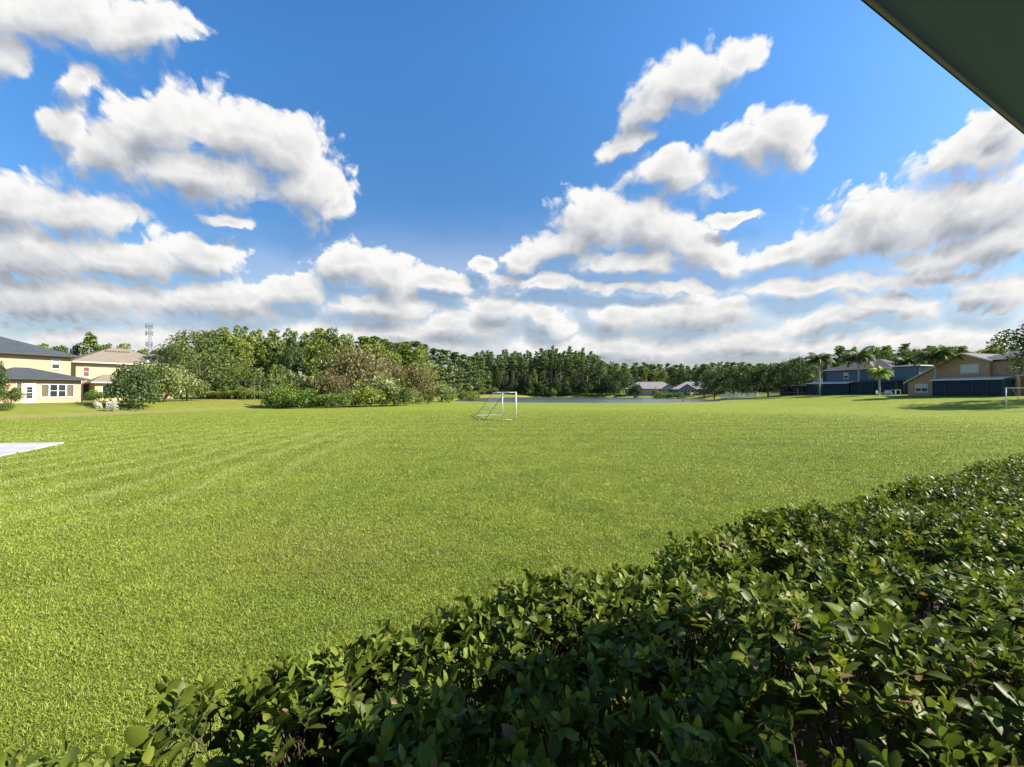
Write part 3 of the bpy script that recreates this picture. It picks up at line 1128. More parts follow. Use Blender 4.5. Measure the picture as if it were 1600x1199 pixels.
def plant(name, kind, loc, height, width=None, label=None, cat='tree', group=None, rz=None, rnd=random.Random(99), parts=('trunk', 'crown'), var=None):
    """one plant: an empty at its foot with trunk and crown; meshes are shared between plants of a kind"""
    lst = KINDS[kind]
    tr, cr, ex = lst[(var if var is not None else rnd.randrange(len(lst))) % len(lst)]
    co = np.empty(len(cr.vertices) * 3, np.float32)
    key = cr.name
    if key not in DIMS:
        cr.vertices.foreach_get('co', co)
        co = co.reshape(-1, 3)
        DIMS[key] = (float(np.percentile(co[:, 2], 99.7)), float(np.percentile(np.hypot(co[:, 0], co[:, 1]), 98.5)) * 2)
    h, w = DIMS[key]
    kz = height / h
    kx = (width / w) if width else kz
    root = empty(name, loc, rnd.uniform(0, 6.28) if rz is None else rz, label, cat, group, (kx, kx, kz))
    a = link(parts[0], tr, root)
    b = link(parts[1], cr, root)
    return root


DIMS = {}
# models of each kind
for s_ in (1, 2, 3):
    broad('wall_tree', s_, 13, 7.5, 0.10, 30, 3600, 0.42, L_WALL, tall=1.15, lobes=0.19)
for s_ in (11, 12):
    broad('column_tree', s_, 14, 5.0, 0.12, 30, 3000, 0.42, L_WALL, tall=1.3, lobes=0.22, cone=0.35)
for s_ in (21, 22, 23):
    broad('oak', s_, 9, 9, 0.22, 30, 4200, 0.40, L_DARK, trunk_r=0.2, lobes=0.18)
broad('live_oak', 31, 13, 17, 0.12, 44, 9000, 0.42, L_OAK, trunk_r=0.42, lobes=0.15)
broad('near_oak', 35, 12, 14, 0.20, 52, 13000, 0.32, L_DARK, trunk_r=0.35, lobes=0.125)
for s_ in (41, 42, 43, 44):
    pine('pine', s_, 20, 0.52 + 0.03 * (s_ % 3), 4.2, L_PINE)
for s_ in (51, 52):
    pine('bushy_pine', s_, 16, 0.20, 5.4, L_PINE, nb=50, leaf=0.40, per=52)
broad('slim_tree', 61, 6, 3.0, 0.42, 12, 700, 0.26, L_PALE, trunk_r=0.07, lobes=0.26, tmat=M_PALMT)
broad('slim_tree', 62, 6, 3.4, 0.45, 12, 700, 0.26, L_WALL, trunk_r=0.07, lobes=0.26, tmat=M_PALMT)
shrub('rusty_bush', 71, 5, 8, 5200, 0.22, L_ROSE, lobes=34)
shrub('rusty_bush', 72, 5, 8, 5200, 0.22, L_ROSE, lobes=30)
shrub('pale_bush', 75, 4, 5, 3600, 0.22, L_PALE, lobes=24)
shrub('pale_bush', 76, 4, 5, 3600, 0.22, L_PALE, lobes=20)
shrub('dark_bush', 81, 4, 5, 5200, 0.20, L_DARK, lobes=34)
shrub('green_bush', 85, 2, 3, 2600, 0.13, L_SHRUB, lobes=18)
shrub('green_bush', 86, 2, 3, 2600, 0.13, L_SHRUB, lobes=16)
shrub('lime_bush', 88, 2, 3, 2400, 0.14, L_WALL, lobes=16)
shrub('flower_bush', 91, 0.6, 1.2, 700, 0.09, L_FLOWER, lobes=10)


def put(name, kind, px, Y, top, wpx=None, label=None, cat='tree', group=None, parts=('trunk', 'crown'), var=None, sink=0.0):
    loc = at(px, Y)
    loc.z -= sink
    H = z_at(top, Y) - loc.z
    return plant(name, kind, loc, H, wpx / FPX * Y if wpx else None, label, cat, group, None, parts=parts, var=var)


SH = ('stem', 'foliage')


# ------------------------------------------------------------------ building helpers (local frame: x to the right along the front, y inwards, z up)
def wall_face(mb, x0, x1, z0, z1, y, openings, depth=0.12):
    xs = sorted({x0, x1, *[o[0] for o in openings], *[o[1] for o in openings]})
    zs = sorted({z0, z1, *[o[2] for o in openings], *[o[3] for o in openings]})
    for i in range(len(xs) - 1):
        for j in range(len(zs) - 1):
            cx, cz = (xs[i] + xs[i + 1]) / 2, (zs[j] + zs[j + 1]) / 2
            if any(o[0] < cx < o[1] and o[2] < cz < o[3] for o in openings):
                continue
            mb.poly((xs[i], y, zs[j]), (xs[i + 1], y, zs[j]), (xs[i + 1], y, zs[j + 1]), (xs[i], y, zs[j + 1]))
    for a, b, c, d in openings:
        mb.poly((a, y, c), (a, y + depth, c), (b, y + depth, c), (b, y, c))
        mb.poly((a, y, d), (b, y, d), (b, y + depth, d), (a, y + depth, d))
        mb.poly((a, y, c), (a, y, d), (a, y + depth, d), (a, y + depth, c))
        mb.poly((b, y, c), (b, y + depth, c), (b, y + depth, d), (b, y, d))


def box_walls(mb, x0, x1, y0, y1, z0, z1, openings, side_open=()):
    wall_face(mb, x0, x1, z0, z1, y0, openings)
    mb.poly((x1, y0, z0), (x1, y1, z0), (x1, y1, z1), (x1, y0, z1))
    mb.poly((x1, y1, z0), (x0, y1, z0), (x0, y1, z1), (x1, y1, z1))
    mb.poly((x0, y1, z0), (x0, y0, z0), (x0, y0, z1), (x0, y1, z1))


def window(parent, a, b, c, d, y, fmat=None, pmat=None, cols=1, rows=2, fw=0.07, sill=True, blind=0.0):
    """frame with muntins standing in the opening, glass behind it, sill below"""
    fmat = fmat or M_WHITE
    f = MB()
    y0, y1 = y - 0.025, y + 0.09
    f.box(a, y0, c, a + fw, y1, d)
    f.box(b - fw, y0, c, b, y1, d)
    f.box(a + fw, y0, c, b - fw, y1, c + fw)
    f.box(a + fw, y0, d - fw, b - fw, y1, d)
    for i in range(1, cols):
        x = a + (b - a) * i / cols
        f.box(x - fw * .6, y0 + 0.005, c + fw, x + fw * .6, y1, d - fw)
    xs = [a + fw] + [a + (b - a) * i / cols for i in range(1, cols)] + [b - fw]
    for j in range(1, rows):
        z = c + (d - c) * j / rows
        for i in range(cols):
            f.box(xs[i] + (fw * .6 if i else 0), y0 + 0.01, z - fw * .4, xs[i + 1] - (fw * .6 if i < cols - 1 else 0), y1, z + fw * .4)
    fo = f.build('window', fmat, parent)
    p = MB()
    p.box(a + fw * .5, y + 0.055, c + fw * .5, b - fw * .5, y + 0.075, d - fw * .5)
    p.build('pane', pmat or M_GLASS, fo)
    if blind:
        q_ = MB()
        zb = d - (d - c) * blind
        q_.box(a + fw, y + 0.042, zb, b - fw, y + 0.052, d - fw)
        q_.build('blind', M_BLIND, fo)
    if sill:
        s = MB()
        s.box(a - 0.06, y - 0.08, c - 0.09, b + 0.06, y + 0.02, c - 0.003)
        s.build('sill', fmat, fo)
    return fo


def hip_roof(x0, x1, y0, y1, ze, pitch, th=0.16):
    mb = MB()
    w, d = x1 - x0, y1 - y0
    r = min(w, d) / 2
    h = r * pitch
    if w >= d:
        a, b = (x0 + r, (y0 + y1) / 2, ze + h), (x1 - r, (y0 + y1) / 2, ze + h)
    else:
        a, b = ((x0 + x1) / 2, y0 + r, ze + h), ((x0 + x1) / 2, y1 - r, ze + h)
    c = [(x0, y0, ze), (x1, y0, ze), (x1, y1, ze), (x0, y1, ze)]
    if w >= d:
        mb.poly(c[0], c[1], b, a)
        mb.poly(c[1], c[2], b)
        mb.poly(c[2], c[3], a, b)
        mb.poly(c[3], c[0], a)
    else:
        mb.poly(c[0], c[1], a)
        mb.poly(c[1], c[2], b, a)
        mb.poly(c[2], c[3], b)
        mb.poly(c[3], c[0], a, b)
    lo = [(x, y, z - th) for x, y, z in c]
    mb.poly(*reversed(lo))
    return mb, c, lo


def fascia(c, lo, out=0.03):
    f = MB()
    x0, y0 = c[0][0], c[0][1]
    x1, y1 = c[2][0], c[2][1]
    zt, zb = c[0][2] + 0.02, lo[0][2] - 0.01
    f.box(x0 - out, y0 - out, zb, x1 + out, y0, zt)
    f.box(x0 - out, y1, zb, x1 + out, y1 + out, zt)
    f.box(x0 - out, y0, zb, x0, y1, zt)
    f.box(x1, y0, zb, x1 + out, y1, zt)
    return f


def leanto(x0, x1, y0, y1, ze, zt, hip=1.0, th=0.15):
    """roof rising from the eave y0 to the house wall y1, hipped at both ends"""
    mb = MB()
    c = [(x0, y0, ze), (x1, y0, ze), (x1, y1, ze), (x0, y1, ze)]
    a, b = (x0 + hip, y1, zt), (x1 - hip, y1, zt)
    mb.poly(c[0], c[1], b, a)
    mb.poly(c[1], c[2], b)
    mb.poly(c[3], c[0], a)
    mb.poly(*[(x, y, z - th) for x, y, z in reversed(c)])
    return mb, c, [(x, y, z - th) for x, y, z in c]


def house_frame(name, px, Y, rz, label, cat='house'):
    loc = at(px, Y)
    return empty(name, loc, rz, label, cat, None)


# ------------------------------------------------------------------ left houses
M_PEACH = mat_noise('stucco_peach', (0.43, 0.295, 0.185), (0.48, 0.335, 0.215), 0.8, 0.85, 0.15, 0.15)
M_CREAMY = mat_noise('stucco_yellow', (0.45, 0.345, 0.205), (0.50, 0.39, 0.24), 0.8, 0.85, 0.15, 0.15)
M_ROOFD = mat_shingle('shingle_slate', (0.036, 0.046, 0.053), (0.058, 0.070, 0.078))
M_ROOFP = mat_shingle('shingle_pink_brown', (0.170, 0.138, 0.104), (0.215, 0.178, 0.138))
M_TRIMD = mat_noise('dark_trim', (0.045, 0.042, 0.04), (0.07, 0.065, 0.06), 4.0, 0.5, 0.3)
M_CREAM = mat_noise('cream_trim', (0.46, 0.40, 0.33), (0.52, 0.46, 0.38), 4.0, 0.6, 0.3)
M_BROWNSCR = mat_noise('brown_blind', (0.10, 0.08, 0.045), (0.15, 0.12, 0.07), 3.0, 0.7, 0.2)
M_REDBR = mat_noise('maroon_blind', (0.16, 0.06, 0.04), (0.22, 0.09, 0.06), 3.0, 0.7, 0.2)

# house with slate roof and sunroom: origin at the right front corner of the sunroom
rzA = math.atan2(0.942, 0.336)
oA = at(126.7, 50.1)
A = empty('two_storey_house', oA, rzA, 'peach stucco two storey house with slate grey roof and windowed sunroom, at the left edge', 'house')
mb = MB()
UY = 4.3                                     # upper wall stands back behind the sunroom
UX1 = 1.0                                    # right end of the upper wall
up_win = [(UX1 - 1.78, UX1 - 1.02, 3.95, 5.15), (UX1 - 9.6, UX1 - 8.0, 3.95, 5.2)]
box_walls(mb, UX1 - 14, UX1, UY, UY + 10, -1.0, 5.55, up_win)
box_walls(mb, -6.6, 0.0, 0.0, UY - 0.01, -1.0, 2.62, [(-5.35, -4.87, 0.75, 2.2), (-4.77, -3.81, 0.02, 2.2), (-3.45, -0.62, 0.62, 2.08)])
mb.build('wall', M_PEACH, A)
m_, c, lo = hip_roof(UX1 - 14.6, UX1 + 0.6, UY - 0.6, UY + 10.6, 5.62, 0.42)
r = m_.build('roof', M_ROOFD, A)
fascia(c, lo).build('fascia', M_TRIMD, r)
m_, c, lo = leanto(-7.1, 0.55, -0.55, UY - 0.02, 2.72, 4.0, 3.2)
r = m_.build('sunroom_roof', M_ROOFD, A)
fascia(c, lo).build('fascia', M_TRIMD, r)
for w_ in up_win:
    window(A, *w_, UY, cols=1, rows=2, blind=0.45)
for i in range(4):
    a = -3.45 + i * 0.7075
    window(A, a, a + 0.7075, 0.62, 2.08, 0.0, rows=2 if i in (1, 2) else 1, pmat=M_GLASS if i in (1, 2) else M_BROWNSCR, sill=(i == 0) and False, fw=0.06)
s = MB()
s.box(-3.52, -0.07, 0.52, -0.55, 0.03, 0.617)
s.build('sill', M_WHITE, A)
window(A, -5.35, -4.87, 0.75, 2.2, 0.0, rows=1, pmat=M_BROWNSCR, sill=False, fw=0.06)
d_ = MB()
d_.box(-4.77, -0.02, 0.02, -4.67, 0.10, 2.2)
d_.box(-3.91, -0.02, 0.02, -3.81, 0.10, 2.2)
d_.box(-4.67, -0.02, 1.98, -3.91, 0.10, 2.2)
fr = d_.build('door_frame', M_WHITE, A)
d_ = MB()
wall_face(d_, -4.66, -3.92, 0.03, 1.97, 0.02, [(-4.51, -4.07, 0.55, 1.75)], 0.04)
dr = d_.build('door', M_WHITE, A)
p = MB()
p.box(-4.51, 0.05, 0.55, -4.07, 0.06, 1.75)
p.build('pane', M_GLASS, dr)
for z_, h_ in ((1.12, .05), (0.8, .025), (1.44, .025)):
    p = MB()
    p.box(-4.51, 0.015, z_, -4.07, 0.045, z_ + h_)
    p.build('muntin', M_WHITE, dr)
p = MB()
p.tube([(-3.99, 0.02, 1.0), (-3.99, -0.05, 1.0), (-4.05, -0.05, 1.0)], 0.015, 6)
p.build('handle', M_STEEL, dr)
p = MB()
p.tube([(0.07, -0.48, 2.55), (0.07, -0.05, 2.35), (0.07, -0.05, 0.1), (0.07, -0.25, 0.02)], 0.04, 8)
p.build('downspout', M_TRIMD, A)
p = MB()
p.tube([(UX1 + .07, UY - 0.5, 5.42), (UX1 + .07, UY - 0.05, 5.2), (UX1 + .07, UY - .05, 3.0)], 0.04, 8)
p.build('downspout', M_TRIMD, A)

# second house with pink-brown roof
rzB = math.atan2(0.854, 0.52)
oB = at(118, 59.6)
B = empty('two_storey_house', oB, rzB, 'yellow stucco two storey house with pinkish brown hip roof behind the round dark bush', 'house')
mb = MB()
bw = [(0.70, 1.40, 3.35, 4.75), (5.2, 6.5, 3.5, 4.75), (9.55, 10.3, 3.4, 4.7)]
box_walls(mb, 0, 11.8, 0.0, 10.0, -1.0, 5.4, bw)
box_walls(mb, 1.4, 7.4, -2.3, -0.01, -1.0, 2.5, [(2.15, 4.2, 0.75, 2.1), (4.8, 6.8, 0.75, 2.1)])
mb.build('wall', M_CREAMY, B)
m_, c, lo = hip_roof(-0.6, 12.4, -0.6, 10.6, 5.47, 0.46)
r = m_.build('roof', M_ROOFP, B)
fascia(c, lo).build('fascia', M_CREAM, r)
v = MB()
v.box(4.0, 3.35, 7.25, 5.3, 3.75, 7.52)
v.box(5.55, 3.35, 7.25, 6.8, 3.75, 7.52)
v.build('ridge_vent', M_BROWNSCR, r)
m_, c, lo = leanto(0.9, 7.9, -2.8, -0.02, 2.6, 3.75, 2.0)
r = m_.build('porch_roof', M_ROOFP, B)
fascia(c, lo).build('fascia', M_CREAM, r)
window(B, *bw[0], 0.0, rows=2, pmat=M_REDBR)
window(B, *bw[1], 0.0, rows=2, blind=0.5)
window(B, *bw[2], 0.0, rows=2)
window(B, 2.15, 4.2, 0.75, 2.1, -2.3, cols=2, rows=1, fmat=M_WHITE)
window(B, 4.8, 6.8, 0.75, 2.1, -2.3, cols=2, rows=1, fmat=M_WHITE)
p = MB()
for x in (-0.02, 0.7, 1.4):
    p.box(x - 0.05, -0.14, 0.0, x + 0.05, -0.03, 2.3)
p.box(-0.07, -0.14, 2.3, 1.38, -0.03, 2.45)
p.box(-0.07, -0.13, 0.0, 1.38, -0.04, 0.45)
sf = p.build('sliding_door_frame', M_CREAM, B)
p = MB()
p.box(0.0, -0.10, 0.45, 0.66, -0.08, 2.3)
p.box(0.74, -0.10, 0.45, 1.36, -0.08, 2.3)
p.build('pane', M_GLASS, sf)

# ------------------------------------------------------------------ right houses
M_BROWNST = mat_siding('brown_stucco', (0.36, 0.21, 0.125), (0.42, 0.255, 0.155), 0.22)
M_BLUEST = mat_siding('blue_siding', (0.085, 0.125, 0.180), (0.105, 0.15, 0.21), 0.2)
M_ROOFG = mat_shingle('shingle_mauve_grey', (0.12, 0.105, 0.115), (0.16, 0.14, 0.15))
M_ROOFK = mat_shingle('shingle_weathered', (0.085, 0.07, 0.066), (0.125, 0.10, 0.092))
M_TAN = mat_noise('tan_trim', (0.50, 0.38, 0.27), (0.58, 0.45, 0.33), 4.0, 0.6, 0.3)


def lanai(parent, x0, x1, y0, y1, zr0, zr1, bays, roofmat, postmat=None):
    """screened porch: posts, rails, dark insect screen, thin pale roof edge"""
    f = MB()
    for i in range(bays + 1):
        x = x0 + (x1 - x0) * i / bays
        f.box(x - 0.05, y0 - 0.05, 0, x + 0.05, y0 + 0.05, zr0 - 0.1)
    f.box(x0 + .05, y0 - 0.035, 0.7, x1 - .05, y0 + 0.035, 0.78)
    fo = f.build('porch_frame', postmat or M_BRONZE, parent)
    s = MB()
    s.box(x0 + .05, y0 + 0.04, 0.0, x1 - .05, y0 + 0.05, zr0 - 0.1)
    s.box(x0 + .0, y0 + 0.055, 0.0, x0 + 0.01, y1, zr0 - 0.1)
    s.box(x1 - .01, y0 + 0.055, 0.0, x1, y1, zr0 - 0.1)
    s.build('screen', M_SCREEN, fo)
    r = MB()
    r.poly((x0 - .2, y0 - .25, zr0), (x1 + .2, y0 - .25, zr0), (x1 + .2, y1, zr1), (x0 - .2, y1, zr1))
    r.poly((x0 - .2, y1, zr1 - .12), (x1 + .2, y1, zr1 - .12), (x1 + .2, y0 - .25, zr0 - .1), (x0 - .2, y0 - .25, zr0 - .1))
    r.box(x0 - .2, y0 - .27, zr0 - .12, x1 + .2, y0 - .25, zr0 + .03)
    r.build('porch_roof', roofmat, parent)


# brown house with front gable and long left roof slope: origin at its left front corner
dD = Vector((0.28, -0.96)).normalized()
rzD = math.atan2(dD.y, dD.x)
oD = at(1419, 73.5)
Dh = empty('gabled_house', oD, rzD, 'brown two storey house with front gable above a dark screened porch', 'house')
mb = MB()
dop = [(1.0, 2.75, 0.65, 1.95), (7.0, 9.2, 3.55, 4.95)]
# gabled front as one pentagon with openings: lower band plus the stepped top
GX1, PKX, PKZ, EL, ER = 10.4, 7.3, 6.6, 2.35, 5.35
wall_face(mb, 0, GX1, -1.0, EL, 0, [dop[0]])
wall_face(mb, 5.6, GX1, EL, 5.0, 0, [dop[1]])
sl_ = (PKZ - EL) / PKX
z56 = EL + sl_ * 5.6
mb.poly((0, 0, EL), (5.6, 0, EL), (5.6, 0, z56))
mb.poly((5.6, 0, 5.0), (GX1, 0, 5.0), (GX1, 0, ER), (PKX, 0, PKZ), (5.6, 0, z56))
mb.poly((0, 9, -1), (0, 0, -1), (0, 0, EL), (0, 9, EL))
mb.poly((GX1, 0, -1), (GX1, 9, -1), (GX1, 9, ER), (GX1, 0, ER))
mb.poly((GX1, 9, -1), (0, 9, -1), (0, 9, EL), (PKX, 9, PKZ), (GX1, 9, ER))
box_walls(mb, GX1 + 0.01, 15.5, 0.6, 9.4, -1.0, 5.3, [])
mb.build('wall', M_BROWNST, Dh)
r = MB()
th_ = 0.14
for (xa, za, xb, zb) in ((-0.45, EL - 0.45 * sl_, PKX, PKZ), (GX1 + 0.5, ER - 0.5 * (PKZ - ER) / (GX1 - PKX), PKX, PKZ)):
    a = [(xa, -0.45, za + th_), (xb, -0.45, zb + th_), (xb, 9.4, zb + th_), (xa, 9.4, za + th_)]
    r.poly(*a)
    r.poly(*[(x, y, z - th_ + 0.004) for x, y, z in reversed(a)])
rf = r.build('roof', M_ROOFG, Dh)
fz = MB()
for (xa, za, xb, zb) in ((-0.45, EL - 0.45 * sl_, PKX, PKZ), (GX1 + 0.5, ER - 0.5 * (PKZ - ER) / (GX1 - PKX), PKX, PKZ)):
    pts = [(xa, za), (xb, zb)]
    fz.poly((xa, -0.48, za - .06), (xb, -0.48, zb - .06), (xb, -0.48, zb + .17), (xa, -0.48, za + .17))
    fz.poly((xa, -0.48, za + .17), (xb, -0.48, zb + .17), (xb, -0.44, zb + .17), (xa, -0.44, za + .17))
    fz.poly((xa, -0.48, za - .06), (xa, -0.44, za - .06), (xb, -0.44, zb - .06), (xb, -0.48, zb - .06))
fz.build('fascia', M_TAN, rf)
m_, c, lo = hip_roof(8.0, 16.1, 0.0, 10.0, 5.4, 0.38)
m_.build('roof', M_ROOFG, Dh)
window(Dh, *dop[0], 0.0, cols=2, rows=2, blind=0.5)
window(Dh, *dop[1], 0.0, cols=1, rows=1, blind=0.94, fmat=M_TAN)
lanai(Dh, 4.9, 13.0, -2.6, -0.02, 2.55, 2.9, 5, M_WHITE)
p = MB()
p.box(13.4, -0.4, -0.2, 13.65, -0.15, 3.0)
p.box(13.3, -0.45, 2.9, 15.0, 0.58, 3.1)
p.build('porch_post', M_TAN, Dh)

# blue house with weathered roof: origin at its right front corner, x runs to negative
dC = Vector((0.316, -0.949)).normalized()
rzC = math.atan2(dC.y, dC.x)
oC = at(1436, 80)
Ch = empty('two_storey_house', oC, rzC, 'blue sided two storey house with weathered brown grey roof behind the palms', 'house')
mb = MB()
cop = [(-6.6, -3.9, 3.55, 4.9), (-13.4, -12.4, 3.4, 4.6)]
box_walls(mb, -17.0, 0.0, 0.0, 9.0, -1.0, 5.3, cop)
mb.build('wall', M_BLUEST, Ch)
m_, c, lo = hip_roof(-17.5, -4.0, -0.5, 9.5, 5.38, 0.42)
r = m_.build('roof', M_ROOFK, Ch)
fascia(c, lo).build('fascia', M_WHITE, r)
m_, c, lo = hip_roof(-3.9, 0.5, -0.5, 9.5, 5.55, 0.12)
r = m_.build('roof', M_ROOFK, Ch)
fascia(c, lo).build('fascia', M_WHITE, r)
window(Ch, *cop[0], 0.0, cols=2, rows=1, fmat=M_CREAM, blind=0.9)
window(Ch, *cop[1], 0.0, cols=1, rows=2, blind=0.5)
lanai(Ch, -10.2, -2.2, -2.6, -0.02, 2.45, 2.75, 4, M_ROOFD)
lanai(Ch, -19.5, -10.6, -2.8, -0.02, 2.4, 2.8, 5, M_WHITE)
p = MB()
p.box(-2.1, -0.9, -0.3, -1.9, -0.6, 2.6)
p.box(-0.6, -0.32, -0.3, -0.3, -0.02, 5.2)
p.build('pillar', M_BLUEST, Ch)
p = MB()
p.box(-18.6, 1.0, -0.5, -17.55, 2.2, 7.1)
p.box(-18.75, 0.85, 7.1, -17.4, 2.35, 7.3)
p.tube([(-18.1, 1.6, 7.3), (-18.1, 1.6, 7.9)], 0.16, 8)
p.build('chimney', M_TRIMD, Ch)

# low house with long screened porch behind the oaks
oG = at(1232, 112)
Gh = empty('bungalow', oG, math.atan2(-0.96, 0.28), 'low dark house with long screened porch half hidden behind the oaks', 'house')
mb = MB()
box_walls(mb, -1, 15, 0.0, 9.0, -1.0, 2.6, [(1.0, 3.0, 0.8, 2.0)])
mb.build('wall', M_BLUEST, Gh)
m_, c, lo = hip_roof(-1.6, 15.6, -0.6, 9.6, 2.7, 0.36)
r = m_.build('roof', M_ROOFK, Gh)
fascia(c, lo).build('fascia', M_TRIMD, r)
window(Gh, 1.0, 3.0, 0.8, 2.0, 0.0, cols=2, rows=2)
lanai(Gh, 0, 14, -2.8, -0.62, 2.4, 2.6, 7, M_STEEL, M_STEEL)

# two grey bungalows beyond the pond
M_GREYW = mat_noise('grey_stucco', (0.36, 0.35, 0.34), (0.44, 0.43, 0.41), 1.0, 0.85, 0.2)
M_SLATEB = mat_noise('slate_blue_stucco', (0.16, 0.19, 0.25), (0.21, 0.25, 0.32), 1.0, 0.85, 0.2)
M_ROOFE = mat_shingle('shingle_taupe', (0.20, 0.18, 0.165), (0.28, 0.25, 0.235))


def bungalow(px, Y, rz, w, gable_x0, gable_x1, label, wmat, nwin):
    o = at(px, Y)
    h = empty('bungalow', o, rz, label, 'house')
    mb = MB()
    ops = [(1.0, 2.4, 0.7, 1.9), (3.6, 5.0, 0.7, 1.9)]
    box_walls(mb, 0, gable_x0, 0, 10, -1, 2.7, ops)
    gops = [(gable_x0 + 0.5 + i * (gable_x1 - gable_x0 - 1.0) / nwin, gable_x0 + 0.35 + (i + 1) * (gable_x1 - gable_x0 - 1.0) / nwin, 0.8, 2.5) for i in range(nwin)]
    gm = (gable_x0 + gable_x1) / 2
    wall_face(mb, gable_x0, gable_x1, -1, 2.7, -1.5, gops)
    mb.poly((gable_x0, -1.5, 2.7), (gable_x1, -1.5, 2.7), (gm, -1.5, 4.6))
    mb.poly((gable_x0, 0, -1), (gable_x0, -1.5, -1), (gable_x0, -1.5, 2.7), (gable_x0, 0, 2.7))
    mb.poly((gable_x1, -1.5, -1), (gable_x1, 10, -1), (gable_x1, 10, 2.7), (gable_x1, -1.5, 2.7))
    if w > gable_x1 + .5:
        box_walls(mb, gable_x1 + 0.01, w, 0.3, 9.7, -1, 2.7, [])
    mb.build('wall', wmat, h)
    m_, c, lo = hip_roof(-0.6, w + 0.6, -0.6, 10.6, 2.78, 0.52)
    r = m_.build('roof', M_ROOFE, h)
    fascia(c, lo).build('fascia', M_TRIMD, r)
    g_ = MB()
    for (xa, sgn) in ((gable_x0 - 0.5, 1), (gable_x1 + 0.5, -1)):
        za = 2.7 - 0.5 * 1.9 / (gm - gable_x0)
        a = [(xa, -2.0, za + .15), (gm, -2.0, 4.75), (gm, 3.5, 4.75), (xa, 3.5, za + .15)]
        g_.poly(*a)
        g_.poly(*[(x, y, z - .12) for x, y, z in reversed(a)])
        g_.poly((xa, -2.0, za + .03), (gm, -2.0, 4.63), (gm, -2.0, 4.75), (xa, -2.0, za + .15))
    g_.build('gable_roof', M_CREAM, h)
    for o_ in ops:
        window(h, *o_, 0.0, cols=2, rows=1)
    for o_ in gops:
        window(h, *o_, -1.5, cols=1, rows=2, sill=False)
    return h


bungalow(978, 172, R(-14), 19.5, 13.4, 19.0, 'grey bungalow with tall gable windows across the pond, left of its neighbour', M_GREYW, 5)
bungalow(1051, 160, R(-18), 17.0, 2.0, 8.0, 'slate blue bungalow with taupe roof across the pond, right of the grey one', M_SLATEB, 4)

# ------------------------------------------------------------------ near building whose eave hangs into the view; unseen rest shaped for the light
EV = 0.62                                       # soffit height above the eye
pe = 0.533 * EV                                 # eave line, measured out from the camera
zs = CAMZ + EV
BT = R(27.4)
nb = empty('eave_building', (0.6 * math.sin(BT), -0.6 * math.cos(BT), 0), BT, 'near building whose slate grey eave cuts across the upper right corner, unseen part shaped for the light', 'building')
BX0, BX1, BY0 = -1.3, 3.6, -5.2  # unseen ends cut short to let sun and sky onto the hedge
ey = pe + 0.6                                   # eave in local y
mb = MB()
mb.box(BX0 + .45, BY0 + .4, -0.3, BX1 - .45, -1.6, zs - 0.02)
mb.build('wall', M_PEACH, nb)
mb = MB()
mb.box(BX0, BY0, zs, BX1, ey - 0.006, zs + 0.05)
so = mb.build('soffit', M_SOFFIT, nb)
for p_ in (0.34, 0.68, 1.02):
    mb = MB()
    mb.box(BX0, ey - p_ - 0.004, zs - 0.004, BX1, ey - p_ + 0.004, zs - 0.001)
    mb.build('soffit_seam', M_DARKTRIM, so)
mb = MB()
mb.box(1.55, ey - 0.60, zs - 0.05, 1.95, ey - 0.48, zs - 0.001)
mb.build('soffit_lamp', M_DARKTRIM, so)
mb = MB()
mb.box(BX0, ey - 0.005, zs - 0.006, BX1, ey, zs + 0.14)
mb.build('fascia', M_FASCIA, nb)
mb = MB()
mb.box(BX0, ey + 0.001, zs - 0.004, BX1, ey + 0.0035, zs + 0.15)
mb.build('drip_edge', M_DARKTRIM, nb)
mb = MB()
xa, xb, ya, yb, zr = BX0 - .02, BX1 + .02, BY0 - .02, ey + .02, zs + 0.155
ap = ((xa + xb) / 2, (ya + yb) / 2, zr + 0.85)
for a, b in (((xa, yb), (xb, yb)), ((xb, yb), (xb, ya)), ((xb, ya), (xa, ya)), ((xa, ya), (xa, yb))):
    mb.poly((a[0], a[1], zr), (b[0], b[1], zr), ap)
mb.poly((xa, ya, zr - .003), (xb, ya, zr - .003), (xb, yb, zr - .003), (xa, yb, zr - .003))
mb.build('roof', M_ROOFD, nb)


